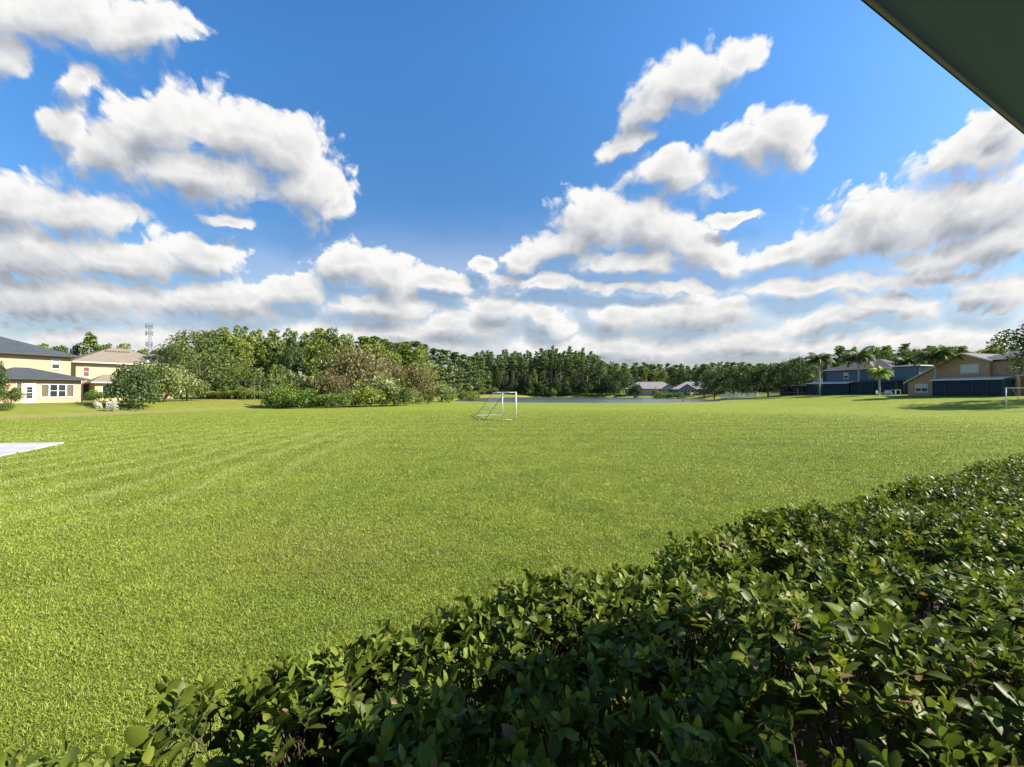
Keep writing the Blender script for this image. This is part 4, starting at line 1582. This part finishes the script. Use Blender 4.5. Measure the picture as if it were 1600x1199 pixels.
# ------------------------------------------------------------------ goals
def goal(o, rz, W_, H_, top_d, base_d, label, group):
    """frame: two posts, crossbar, bent side stays, ground bar; local y along the mouth, net hangs to negative x"""
    root = empty('soccer_goal', o, rz, label, 'goal', group)
    r_ = 0.05
    for y in (0, W_):
        mb = MB()
        mb.tube([(0, y, -0.1), (0, y, H_)], r_, 10)
        mb.build('post', M_WHITE, root, True)
    mb = MB()
    mb.tube([(0, r_, H_ - r_), (0, W_ - r_, H_ - r_)], r_ - 0.002, 10)
    mb.build('crossbar', M_WHITE, root, True)
    for y in (0.0, W_):
        mb = MB()
        mb.tube([(-r_, y, H_ - 0.06), (-top_d, y, H_ - 0.08), (-base_d, y, 0.04)], 0.026, 8)
        mb.build('stay', M_STEEL, root, True)
    mb = MB()
    mb.tube([(0, 0.02, 0.035), (-base_d, 0.02, 0.035), (-base_d, W_ - 0.02, 0.035), (0, W_ - 0.02, 0.035)], 0.025, 8)
    mb.build('ground_bar', M_STEEL, root, True)
    nt = MB()
    c_, t_ = 0.16, 0.0015

    def line(a, b):
        nt.tube([a, b], t_, 3, False)
    n = int(W_ / c_)
    for i in range(n + 1):
        y = W_ * i / n
        line((-top_d, y, H_ - 0.10), (-base_d, y, 0.05))
        line((0, y, H_ - 0.07), (-top_d, y, H_ - 0.10))
    m2 = int(2.6 / c_)
    for i in range(m2 + 1):
        t = i / m2
        x, z = -top_d + (top_d - base_d) * t, H_ - 0.10 + (0.05 - H_ + 0.10) * t
        line((x, 0, z), (x, W_, z))
        for y in (0.0, W_):
            line((x, y, z), (0, y, z))
    for k in range(1, int(base_d / c_)):
        x = -base_d * k / int(base_d / c_)
        zt_ = H_ - 0.09 if -x <= top_d else (H_ - 0.1) * (1 - (-x - top_d) / (base_d - top_d)) + 0.05
        for y in (0.0, W_):
            line((x, y, 0.04), (x, y, zt_))
    for x in (-0.3, -0.6):
        line((x, 0, H_ - 0.09), (x, W_, H_ - 0.09))
    nt.build('net', M_NET, root)
    return root


g1 = at(806, 32.8)
g1b = at(785, 39.1)
ang1 = math.atan2(g1b.y - g1.y, g1b.x - g1.x) - math.pi / 2
goal(g1, ang1, (g1b - g1).length, 2.17, 0.86, 2.4, 'white soccer goal with net standing in the middle of the lawn', 'soccer goals')
g2 = at(1571.5, 44.0)
g2.z = z_at(639, 44.0)
goal(g2, math.atan2(-0.98, 0.18) - math.pi / 2, 6.4, 2.2, 0.86, 2.4, 'white soccer goal cut off by the right edge of the view', 'soccer goals')


# ------------------------------------------------------------------ fence, posts, chairs, tower
def fence(p0, p1, h, label):
    root = empty('picket_fence', p0, math.atan2(p1.y - p0.y, p1.x - p0.x), label, 'fence')
    L = math.hypot(p1.x - p0.x, p1.y - p0.y)
    n = max(2, int(L / 2.4))
    pk = MB()
    for i in range(n + 1):
        x = L * i / n
        z = p0.z + (p1.z - p0.z) * i / n
        zg = gz(p0.x + (p1.x - p0.x) * i / n, p0.y + (p1.y - p0.y) * i / n) - p0.z
        ps = MB()
        ps.box(x - .065, -.065, zg - .2, x + .065, .065, zg + h + .12)
        ps.poly((x - .065, -.065, zg + h + .121), (x + .065, -.065, zg + h + .121), (x, 0, zg + h + .24))
        ps.poly((x + .065, -.065, zg + h + .121), (x + .065, .065, zg + h + .121), (x, 0, zg + h + .24))
        ps.poly((x + .065, .065, zg + h + .121), (x - .065, .065, zg + h + .121), (x, 0, zg + h + .24))
        ps.poly((x - .065, .065, zg + h + .121), (x - .065, -.065, zg + h + .121), (x, 0, zg + h + .24))
        ps.build('post', M_WHITE, root)
        if i < n:
            for k in range(13):
                t = (k + 0.5) / 13
                xx = x + 0.09 + (L / n - 0.18) * t
                zz = gz(p0.x + (p1.x - p0.x) * xx / L, p0.y + (p1.y - p0.y) * xx / L) - p0.z
                pk.box(xx - .05, -.012, zz + .05, xx + .05, .012, zz + h)
            for zr in (0.25, h - 0.25):
                pk.box(x + .065, .0125, zg + zr, x + L / n - .065, .05, zg + zr + .09)
    pk.build('pickets', M_WHITE, root)


fence(at(1126, 121), at(1181, 113), 1.15, 'white picket fence on the green bank under the oaks')
fence(at(1183, 115.5), at(1226, 111), 1.15, 'white picket fence behind the tree trunks, nearer the low dark house')


def yard_post(px, Y, h, top, label):
    o = at(px, Y)
    r_ = empty('yard_post', o, 0, label, 'post', 'posts by the pond')
    m1 = MB()
    m1.tube([(0, 0, -.2), (0, 0, h)], 0.05, 8)
    m1.build('pole', M_TRIMD if top == 'tan' else M_WHITE, r_)
    m2 = MB()
    if top == 'tan':
        m2.box(-.35, -.06, h, .25, .06, h + .42)
        m2.poly((-.42, -.1, h + .421), (.32, -.1, h + .421), (-.05, 0, h + .68))
        m2.poly((.32, .1, h + .421), (-.42, .1, h + .421), (-.05, 0, h + .68))
        m2.poly((-.42, .1, h + .421), (-.42, -.1, h + .421), (-.05, 0, h + .68))
        m2.poly((.32, -.1, h + .421), (.32, .1, h + .421), (-.05, 0, h + .68))
    else:
        m2.box(-.12, -.12, h - .5, .12, .12, h + .25)
    m2.build('board', M_CREAM, r_)


yard_post(1067, 96, 1.05, 'pale', 'short pale post on the near pond shore')
yard_post(1081, 92, 1.55, 'tan', 'dark pole with tan box on top on the near pond shore')


M_RESIN = mat_noise('shade_grey_resin', (0.34, 0.36, 0.38), (0.40, 0.42, 0.44), 5.0, 0.5, 0.3)  # white resin, greyed so its colour carries the shade of the house


def chair(px, Y, rz, label, group=None):
    o = at(px, Y)
    r_ = empty('patio_chair', o, rz, label, 'chair', group)
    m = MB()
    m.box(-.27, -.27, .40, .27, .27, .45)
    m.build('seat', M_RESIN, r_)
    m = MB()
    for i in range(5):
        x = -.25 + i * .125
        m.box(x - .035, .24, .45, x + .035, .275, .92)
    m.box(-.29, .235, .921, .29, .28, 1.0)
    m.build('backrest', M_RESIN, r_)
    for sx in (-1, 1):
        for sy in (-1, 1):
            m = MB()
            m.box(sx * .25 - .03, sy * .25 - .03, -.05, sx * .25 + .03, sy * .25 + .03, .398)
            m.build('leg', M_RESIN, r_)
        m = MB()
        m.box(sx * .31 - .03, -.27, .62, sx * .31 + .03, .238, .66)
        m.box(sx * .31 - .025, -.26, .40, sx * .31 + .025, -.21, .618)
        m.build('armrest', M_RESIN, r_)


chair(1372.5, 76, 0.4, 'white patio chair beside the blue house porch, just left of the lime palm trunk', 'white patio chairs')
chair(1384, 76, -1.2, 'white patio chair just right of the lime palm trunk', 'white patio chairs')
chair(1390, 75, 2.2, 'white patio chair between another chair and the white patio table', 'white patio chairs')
o = at(1399, 75.5)
tb = empty('patio_table', o, 0.3, 'white patio table at the right end of the white chairs', 'table')
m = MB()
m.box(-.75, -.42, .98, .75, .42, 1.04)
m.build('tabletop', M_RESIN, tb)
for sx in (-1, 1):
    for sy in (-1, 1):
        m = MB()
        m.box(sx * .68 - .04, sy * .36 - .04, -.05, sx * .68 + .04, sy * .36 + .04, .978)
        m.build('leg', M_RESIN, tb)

# telephone mast
o = at(232, 210)
H_ = z_at(508, 210) - o.z
tw = empty('radio_mast', o, 0.4, 'tall grey lattice radio mast rising behind the trees at the left', 'tower')
m = MB()
legs = [(math.cos(a), math.sin(a)) for a in (0.3, 2.4, 4.5)]
wid = lambda z: 1.5 * (1 - z / H_) + 0.42
nb_ = 26
for lx, ly in legs:
    m.tube([(lx * wid(0), ly * wid(0), -.5), (lx * wid(H_), ly * wid(H_), H_)], 0.11, 5)
for i in range(nb_):
    z0, z1 = H_ * i / nb_, H_ * (i + 1) / nb_
    for k in range(3):
        a, b = legs[k], legs[(k + 1) % 3]
        m.tube([(a[0] * wid(z0), a[1] * wid(z0), z0), (b[0] * wid(z1), b[1] * wid(z1), z1)], 0.05, 4, False)
        m.tube([(b[0] * wid(z0), b[1] * wid(z0), z0), (a[0] * wid(z1), a[1] * wid(z1), z1)], 0.05, 4, False)
m.build('lattice', M_STEEL, tw)
for zf in (0.985, 0.88, 0.72):
    m = MB()
    n_ = 9 if zf > 0.8 else 5
    for k in range(n_):
        a = 2 * math.pi * k / n_
        rr_ = 1.35
        x, y = math.cos(a) * rr_, math.sin(a) * rr_
        m.box(x - .12, y - .12, H_ * zf - 1.1, x + .12, y + .12, H_ * zf + 1.2)
        m.tube([(0, 0, H_ * zf), (x, y, H_ * zf)], 0.07, 4, False)
    m.build('antenna_ring', M_STEEL, tw)

# ------------------------------------------------------------------ palms
for s_ in (1, 2):
    pass
FRONDS = {'palm': [frond_mesh(5, 3.3, L_PALM), frond_mesh(6, 3.0, L_PALM, 1.15)], 'lime': [frond_mesh(8, 2.6, L_LIME, 1.0), frond_mesh(9, 2.4, L_LIME, 1.2)]}


def palm(px, Y, top, label, kind='palm', seed=0, wscale=1.0, trunk_r=0.17, group='palms before the houses'):
    py = random.Random(seed)
    o = at(px, Y)
    Ht = z_at(top, Y) - o.z
    root = empty('palm_tree', o, py.uniform(0, 6), label, 'palm', group)
    L = 3.3 * wscale
    hc = Ht - 1.25 * wscale
    m = MB()
    lx, ly = py.uniform(-.15, .15), py.uniform(-.15, .15)
    m.tube([(0, 0, -.2), (lx * .3, ly * .3, hc * .3), (lx * .8, ly * .8, hc * .7), (lx, ly, hc)], [trunk_r * 1.35, trunk_r, trunk_r * .9, trunk_r * .8], 9)
    m.build('trunk', M_PALMT, root, True)
    m = MB()
    m.tube([(lx, ly, hc), (lx, ly, hc + .5 * wscale)], [trunk_r * .9, trunk_r * .5], 8)
    m.build('crownshaft', M_PALMT, root, True)
    n = 28
    for i in range(n):
        f = link('frond', FRONDS[kind][i % 2], root)
        f.location = (lx, ly, hc + .3 * wscale)
        up = i / n
        f.rotation_euler = Matrix.Rotation(i * 2.39996 + py.uniform(-.25, .25), 3, 'Z').to_euler()
        tilt = Matrix.Rotation(R(38) - up * R(75) + py.uniform(-.15, .15), 3, 'Y')
        f.rotation_euler = (Matrix.Rotation(i * 2.39996 + py.uniform(-.25, .25), 3, 'Z') @ tilt).to_euler()
        sc_ = wscale * py.uniform(.85, 1.1)
        f.scale = (sc_, sc_, sc_)
    return root


palm(1281, 92, 556, 'grey trunked palm at the left end of the palms, beside the dark oaks', seed=1, wscale=1.1)
palm(1341, 88, 552, 'tall grey trunked palm before the blue house, next to the chimney side', seed=2, wscale=1.2)
palm(1374, 80, 576, 'short palm with bright lime fronds before the blue house', 'lime', seed=3, wscale=1.0, trunk_r=0.15)
palm(1416, 86, 561, 'dark palm between the blue house and the brown house roof', seed=4, wscale=0.95)
palm(1461, 69, 548, 'palm with pale trunk in front of the brown gabled house', seed=5, wscale=1.15, trunk_r=0.19)

# ------------------------------------------------------------------ trees and bushes, left to right
put('shrub', 'dark_bush', -20, 42, 563, 52, 'dark leafy shrub at the left edge in front of the sunroom', 'shrub', None, SH)
put('shrub', 'green_bush', 16, 42.5, 606, 42, 'low bright green shrub at the foot of the dark one at the left edge', 'shrub', None, SH)
put('shrub', 'green_bush', 0, 38, 629, 34, 'small dark green bush on the grass slope at the left edge', 'shrub', None, SH)
put('shrub', 'green_bush', 157, 50, 610, 38, 'low dark green shrub beside the white flowers', 'shrub', None, SH)
put('flowers', 'flower_bush', 153, 44.2, 627, 13, 'white flowering plant at the left of the round dark bush', 'flowers', 'white flowers at the house', SH)
put('flowers', 'flower_bush', 176, 43.6, 625, 15, 'white flowering plant touching the round dark bush', 'flowers', 'white flowers at the house', SH)
put('round_bush', 'dark_bush', 211, 47, 571, 74, 'round dark green bush in front of the yellow house', 'bush', None, SH, sink=0.55)
put('loose_bush', 'pale_bush', 252, 54, 566, 66, 'loose pale leaved bush just right of the round dark bush', 'bush', None, SH, sink=0.2)
put('loose_bush', 'pale_bush', 292, 58, 580, 60, 'loose pale leaved bush under the spreading oak', 'bush', None, SH, sink=0.2)

back_l = [(62, 82, 538, 60), (95, 84, 541, 46), (30, 80, 545, 60)]
for px, Y, tp, w in back_l:
    put('leafy_tree', 'wall_tree', px, Y, tp, w, 'yellow green tree top showing between the two roofs at the left', 'tree', 'trees between the two roofs')
put('leafy_tree', 'column_tree', 141, 92, 521, 46, 'tall dark tree standing highest over the pink brown roof', 'tree')
put('leafy_tree', 'oak', 118, 92, 538, 30, 'small tree at the left foot of the tallest tree over the pink brown roof', 'tree')
for px, Y, tp, w in [(165, 90, 538, 40), (196, 92, 537, 46), (222, 96, 546, 44), (248, 92, 548, 44), (270, 90, 540, 50), (284, 96, 530, 40)]:
    put('leafy_tree', 'wall_tree', px, Y, tp, w, 'brownish green tree behind the right slope of the pink brown roof', 'tree', 'trees behind the pink brown roof')

put('spreading_oak', 'live_oak', 314, 70, 519, 132, 'big spreading oak with dark trunk, leftmost of the tree wall', 'tree')

rt = random.Random(21)
tops = [(330, 516), (352, 511), (375, 512), (400, 514), (428, 513), (452, 518), (478, 516), (500, 517), (520, 514), (545, 520), (570, 525), (590, 530), (608, 533), (632, 538), (655, 540)]
G_W = 'trees of the yellow green wall at the left'
for i, (px, tp) in enumerate(tops):
    k = 'column_tree' if i % 3 == 1 else 'wall_tree'
    put('leafy_tree', k, px + rt.uniform(-4, 4), 90 + rt.uniform(-3, 4), tp + rt.uniform(-3, 3), rt.uniform(46, 62), 'tall leafy tree in the back row of the yellow green tree wall', 'tree', G_W)
for i in range(18):
    px = 322 + i * 17.5 + rt.uniform(-5, 5)
    put('leafy_tree', rt.choice(['wall_tree', 'wall_tree', 'column_tree']), px, 85 + rt.uniform(-2, 2), float(np.interp(px, [320, 520, 640], [522, 524, 546])) + rt.uniform(0, 12), rt.uniform(48, 64), 'leafy tree in the middle rows of the yellow green tree wall', 'tree', 'middle trees of the yellow green wall')
for i in range(13):
    px = 372 + i * 17 + rt.uniform(-6, 6)
    put('leafy_tree', rt.choice(['wall_tree', 'column_tree', 'wall_tree']), px, 80 + rt.uniform(-3, 3), 532 + (i % 4) * 6 + rt.uniform(-5, 8), rt.uniform(38, 54), 'middle height leafy tree in the front row of the yellow green tree wall', 'tree', 'front trees of the yellow green wall')
put('leafy_tree', 'oak', 455, 76, 527, 40, 'brown tinged dark tree in the middle of the yellow green tree wall', 'tree')
for i, px in enumerate((362, 372, 384, 398, 406, 418, 428, 440)):
    put('slim_tree', 'slim_tree', px, 68 + rt.uniform(-2, 2), 572 + rt.uniform(-6, 14), rt.uniform(16, 26), 'slim young tree with pale bare stem before the tree wall', 'tree', 'slim pale stemmed trees')
for i, px in enumerate((322, 340, 356, 376, 392, 412, 430)):
    put('shrub', 'lime_bush', px, 70 + rt.uniform(-1, 2), 604 + rt.uniform(-3, 6), rt.uniform(18, 30), 'yellow green undergrowth bush at the foot of the slim pale trees', 'bush', 'undergrowth of the slim trees', SH)

for i in range(20):
    px = 316 + i * 9 + rt.uniform(-4, 4)
    put('shrub', rt.choice(['lime_bush', 'green_bush', 'pale_bush', 'dark_bush']), px, 76 + rt.uniform(-2, 2), 596 + rt.uniform(-8, 8), rt.uniform(26, 40), 'bush filling the shade under the tree wall behind the slim stems', 'bush', 'bushes under the tree wall', SH)
# the island of bushes
put('grassy_bush', 'lime_bush', 442, 58.5, 592, 54, 'yellow green bush at the left tip of the bush island', 'bush', None, SH, sink=0.1)
put('grassy_bush', 'green_bush', 436, 57.2, 612, 52, 'low green tussock bush at the foot of the bush island tip', 'bush', None, SH)
put('grassy_bush', 'green_bush', 478, 57, 608, 70, 'wide low green bush at the front of the bush island', 'bush', None, SH)
put('grassy_bush', 'green_bush', 530, 58.5, 612, 60, 'low green bush under the dome of rusty blossom', 'bush', None, SH)
put('rusty_bush', 'rusty_bush', 556, 68, 543, 118, 'large dome of rusty pink bush in the middle of the bush island', 'bush', None, SH)
put('rusty_bush', 'rusty_bush', 516, 62, 584, 80, 'low rusty brown bush in front of the large rusty dome', 'bush', None, SH)
put('pale_bush', 'pale_bush', 598, 64, 584, 64, 'white flecked bush at the right front of the rusty dome', 'bush', None, SH)
for px, Y, tp, w, lb_ in [(470, 61, 590, 66, 'olive bush filling the left half of the bush island'), (500, 63, 582, 60, 'taller olive bush left of the large rusty dome'), (570, 61, 596, 62, 'olive bush at the front middle of the island, under the dome'), (622, 66, 592, 50, 'olive bush at the right front of the island')]:
    put('olive_bush', 'lime_bush', px, Y, tp, w, lb_, 'bush', None, SH, sink=0.15)
put('rusty_bush', 'rusty_bush', 648, 80, 571, 84, 'rusty brown bush right of the white flecked one', 'bush', None, SH)
put('rusty_bush', 'rusty_bush', 604, 76, 560, 70, 'rusty bush wedged behind the white flecked one', 'bush', None, SH)
put('pale_bush', 'pale_bush', 690, 92, 596, 50, 'greyish bush at the right end of the bush island', 'bush', None, SH)
put('pale_bush', 'pale_bush', 632, 68, 604, 46, 'low pale bush at the right foot of the bush island', 'bush', None, SH)
for px, Y, tp, w, lb_ in [(655, 74, 617, 16, 'small round green bush, leftmost of the row on the grass'), (670, 76, 613, 20, 'small round lime bush, second from the left on the grass'), (702, 84, 612, 24, 'small lime bush in the middle of the row on the grass'), (722, 100, 608, 28, 'leafy lime bush near the end of the row'), (738, 112, 606, 24, 'last lime bush of the row nearest the goal')]:
    put('small_bush', 'lime_bush', px, Y, tp, w, lb_, 'bush', 'row of small bushes on the grass', SH)
for px, tp in ((452, 579), (458, 585), (468, 581), (474, 587), (486, 588)):
    o = at(px, 60)
    H_ = z_at(tp, 60) - o.z
    rr_ = np.random.RandomState(px)
    root = empty('plume_grass', o, 0, 'pale upright plume standing over the bush island', 'plant', 'pale plumes over the bush island')
    m = MB()
    m.tube([(0, 0, 0), (.05, 0, H_ * .6), (.08, .02, H_ * .8)], [.03, .025, .015], 5)
    m.build('stem', M_TWIG, root)
    n = 220
    C_ = np.stack([0.08 + 0.16 * rr_.randn(n) * .8, 0.16 * rr_.randn(n) * .8, H_ * (.74 + .26 * rr_.rand(n))], 1)
    v_, f_, t_ = cards(rr_, C_, 0.2, np.clip(.85 + .2 * rr_.randn(n), 0, 1))
    link('plume', np_mesh('plume', v_, [f_], L_PALE, False, t_), root)

# dark pines and bushy trees along the left shore of the pond
rt = random.Random(5)
line_ = [(566, 98, 527), (584, 100, 526), (600, 103, 531), (616, 108, 536), (632, 112, 534), (648, 116, 533), (662, 120, 538), (678, 126, 545), (694, 132, 547), (708, 138, 551), (722, 146, 554), (735, 152, 557), (748, 160, 556)]
for i, (px, Y, tp) in enumerate(line_):
    put('pine_tree', 'bushy_pine', px, Y, tp, rt.uniform(34, 46), 'dark bushy pine in the slanting row between tree wall and slim pines', 'tree', 'bushy pines of the slanting row')
for i in range(14):
    px = 610 + i * 10 + rt.uniform(-4, 4)
    Y = 100 + i * 5.0
    put('leafy_tree', rt.choice(['oak', 'column_tree', 'wall_tree']), px, Y, 566 + i * 1.6 + rt.uniform(-8, 8), rt.uniform(24, 38), 'middle height tree below the slanting row of bushy pines', 'tree', 'lower trees of the slanting row')
for i in range(10):
    px = 668 + i * 9 + rt.uniform(-3, 3)
    put('shrub', rt.choice(['dark_bush', 'pale_bush', 'lime_bush']), px, 112 + i * 6.5, 601 + rt.uniform(-5, 5), rt.uniform(16, 26), 'shrub at the foot of the slanting row of trees', 'bush', 'shrubs under the slanting row', SH)

# slim pines beyond the pond
rt = random.Random(8)


def wood_top(px):
    return float(np.interp(px, [745, 758, 775, 790, 815, 835, 850, 870, 890, 910, 930, 945], [556, 545, 553, 547, 552, 549, 543, 546, 546, 549, 553, 562]))


n_p = 0
for row, (Y, step) in enumerate(((187, 8.0), (193, 8.5), (199, 9), (206, 9))):
    px = 742 + row * 2
    while px < 946:
        put('pine_tree', 'pine', px + rt.uniform(-2.5, 2.5), Y + rt.uniform(-2, 2), wood_top(px) + rt.choice([-4, -1, 1, 4, 8, 12]) + rt.uniform(-2, 2) + (4 if row == 0 else 0), rt.uniform(11, 16), 'slim tall pine with bare trunk in the dense wood beyond the pond', 'tree', 'slim pines of the wood beyond the pond')
        n_p += 1
        px += step
for row, Y in enumerate((214, 224, 236)):
    px = 728 + row * 4
    while px < 950:
        put('pine_tree', rt.choice(['bushy_pine', 'oak', 'bushy_pine']), px + rt.uniform(-3, 3), Y + rt.uniform(-3, 3), wood_top(px) + 20 + rt.uniform(-4, 10), rt.uniform(16, 24), 'darker tree standing deep in the wood behind the slim pines', 'tree', 'trees deep in the pine wood')
        px += 11
for i in range(26):
    px = 745 + i * 8.5 + rt.uniform(-3, 3)
    put('shrub', rt.choice(['dark_bush', 'green_bush', 'pale_bush']), px, 184 + rt.uniform(-3, 3), 606 + rt.uniform(-5, 4), rt.uniform(14, 24), 'undergrowth bush along the foot of the slim pines', 'bush', 'bushes along the foot of the pine wood', SH)
for i in range(17):
    px = 748 + i * 11 + rt.uniform(-4, 4)
    put('round_tree', rt.choice(['oak', 'wall_tree', 'oak']), px, 185 + rt.uniform(-2, 2), 588 + rt.uniform(-9, 8), rt.uniform(15, 24), 'low young tree among the trunks at the front of the slim pines', 'tree', 'young trees at the front of the pine wood')
for px, Y, tp, w in [(938, 178, 578, 26), (952, 176, 586, 28), (968, 178, 580, 28), (982, 180, 584, 24), (960, 170, 596, 26)]:
    put('round_tree', 'oak', px, Y, tp, w, 'round dark tree at the right end of the pine wood, before the grey bungalow', 'tree', 'round trees left of the grey bungalow')

for i in range(30):
    px = 735 + i * 8 + rt.uniform(-3, 3)
    put('shrub', rt.choice(['dark_bush', 'dark_bush', 'green_bush']), px, 210 + rt.uniform(-3, 3), 600 + rt.uniform(-4, 4), rt.uniform(18, 28), 'dark undergrowth bush deep between the trunks of the slim pines', 'bush', 'undergrowth deep in the pine wood', SH)
# far tree line
rt = random.Random(12)
for row, (Y, step, dt) in enumerate(((222, 12, 8), (232, 11, 3), (242, 10, 0))):
    px = 930 + row * 3
    while px < 1330:
        tp = float(np.interp(px, [930, 960, 1000, 1050, 1100, 1140, 1200, 1260, 1330], [562, 566, 567, 569, 568, 566, 566, 564, 556]))
        put('pine_tree', rt.choice(['bushy_pine', 'bushy_pine', 'pine', 'column_tree', 'wall_tree']), px + rt.uniform(-4, 4), Y + rt.uniform(-3, 3), tp + dt + rt.uniform(-2, 6), rt.uniform(15, 24), 'tree of the far tree line behind the bungalows and oaks', 'tree', 'trees of the far tree line')
        px += step
# trees over the right hand roofs
for i in range(34):
    px = 1312 + i * 8.6 + rt.uniform(-4, 4)
    tp = 545 + rt.uniform(-5, 7)
    put('leafy_tree', rt.choice(['wall_tree', 'wall_tree', 'column_tree', 'column_tree', 'wall_tree', 'oak']), px, 128 + rt.uniform(-6, 8), tp, rt.uniform(28, 44), 'tree showing over the roofs of the blue and the brown house', 'tree', 'trees over the right hand roofs')
for px, tp in ((1304 + 80, 540), (1413, 537), (1458, 540), (1500, 541)):
    put('pine_tree', 'pine', px, 134, tp, 26, 'pine standing head high over the trees behind the right hand houses', 'tree', 'tall pines over the right hand roofs')

# trees around the bungalows and the oaks on the bank
oaks = [(1116, 124, 581, 46, 'broad grey green oak at the left end of the white fence'),
        (1146, 120, 575, 40, 'yellowish oak over the middle of the white fence'),
        (1168, 116, 572, 42, 'dark oak with leaning crown behind the white fence'),
        (1200, 112, 570, 50, 'dark oak standing right before the white fence'),
        (1222, 108, 566, 44, 'dark oak left of the tallest oak on the bank'),
        (1246, 102, 559, 56, 'tallest dark oak on the bank, next to the first palm'),
        (1268, 108, 566, 40, 'dark oak right behind the first palm')]
for px, Y, tp, w, lb_ in oaks:
    put('oak_tree', 'oak', px, Y, tp, w, lb_, 'tree', 'oaks on the right bank')
for px in (1100, 1132, 1158, 1184, 1210, 1236, 1258, 1290, 1306):
    put('leafy_tree', 'oak', px, 140 + rt.uniform(-4, 4), 577 + rt.uniform(-6, 4), rt.uniform(30, 40), 'dark tree filling in behind the oaks of the right bank', 'tree', 'trees behind the oaks')
for i in range(26):
    px = 1118 + i * 7.2 + rt.uniform(-3, 3)
    put('shrub', rt.choice(['dark_bush', 'dark_bush', 'green_bush']), px, 152 + rt.uniform(-4, 4), 599 + rt.uniform(-4, 4), rt.uniform(18, 28), 'dark shrub in the gloom behind the oak trunks', 'bush', 'shrubs behind the oak trunks', SH)
put('round_bush', 'dark_bush', 993, 163, 600, 26, 'round dark bush before the left end of the grey bungalow', 'bush', None, SH)
put('round_bush', 'rusty_bush', 1024, 160, 605, 12, 'small reddish round bush before the grey bungalow wall', 'bush', None, SH)
for px, w, tp in ((1030, 22, 611), (1045, 16, 612), (1060, 22, 613), (1082, 20, 612)):
    put('low_shrub', 'green_bush', px, 150, tp, w, 'low clipped shrub on the grass before the bungalows', 'bush', 'low shrubs before the bungalows', SH)
put('near_oak', 'near_oak', 1690, 49, 468, 205, 'large dark oak whose branches reach in from the right edge', 'tree', None)
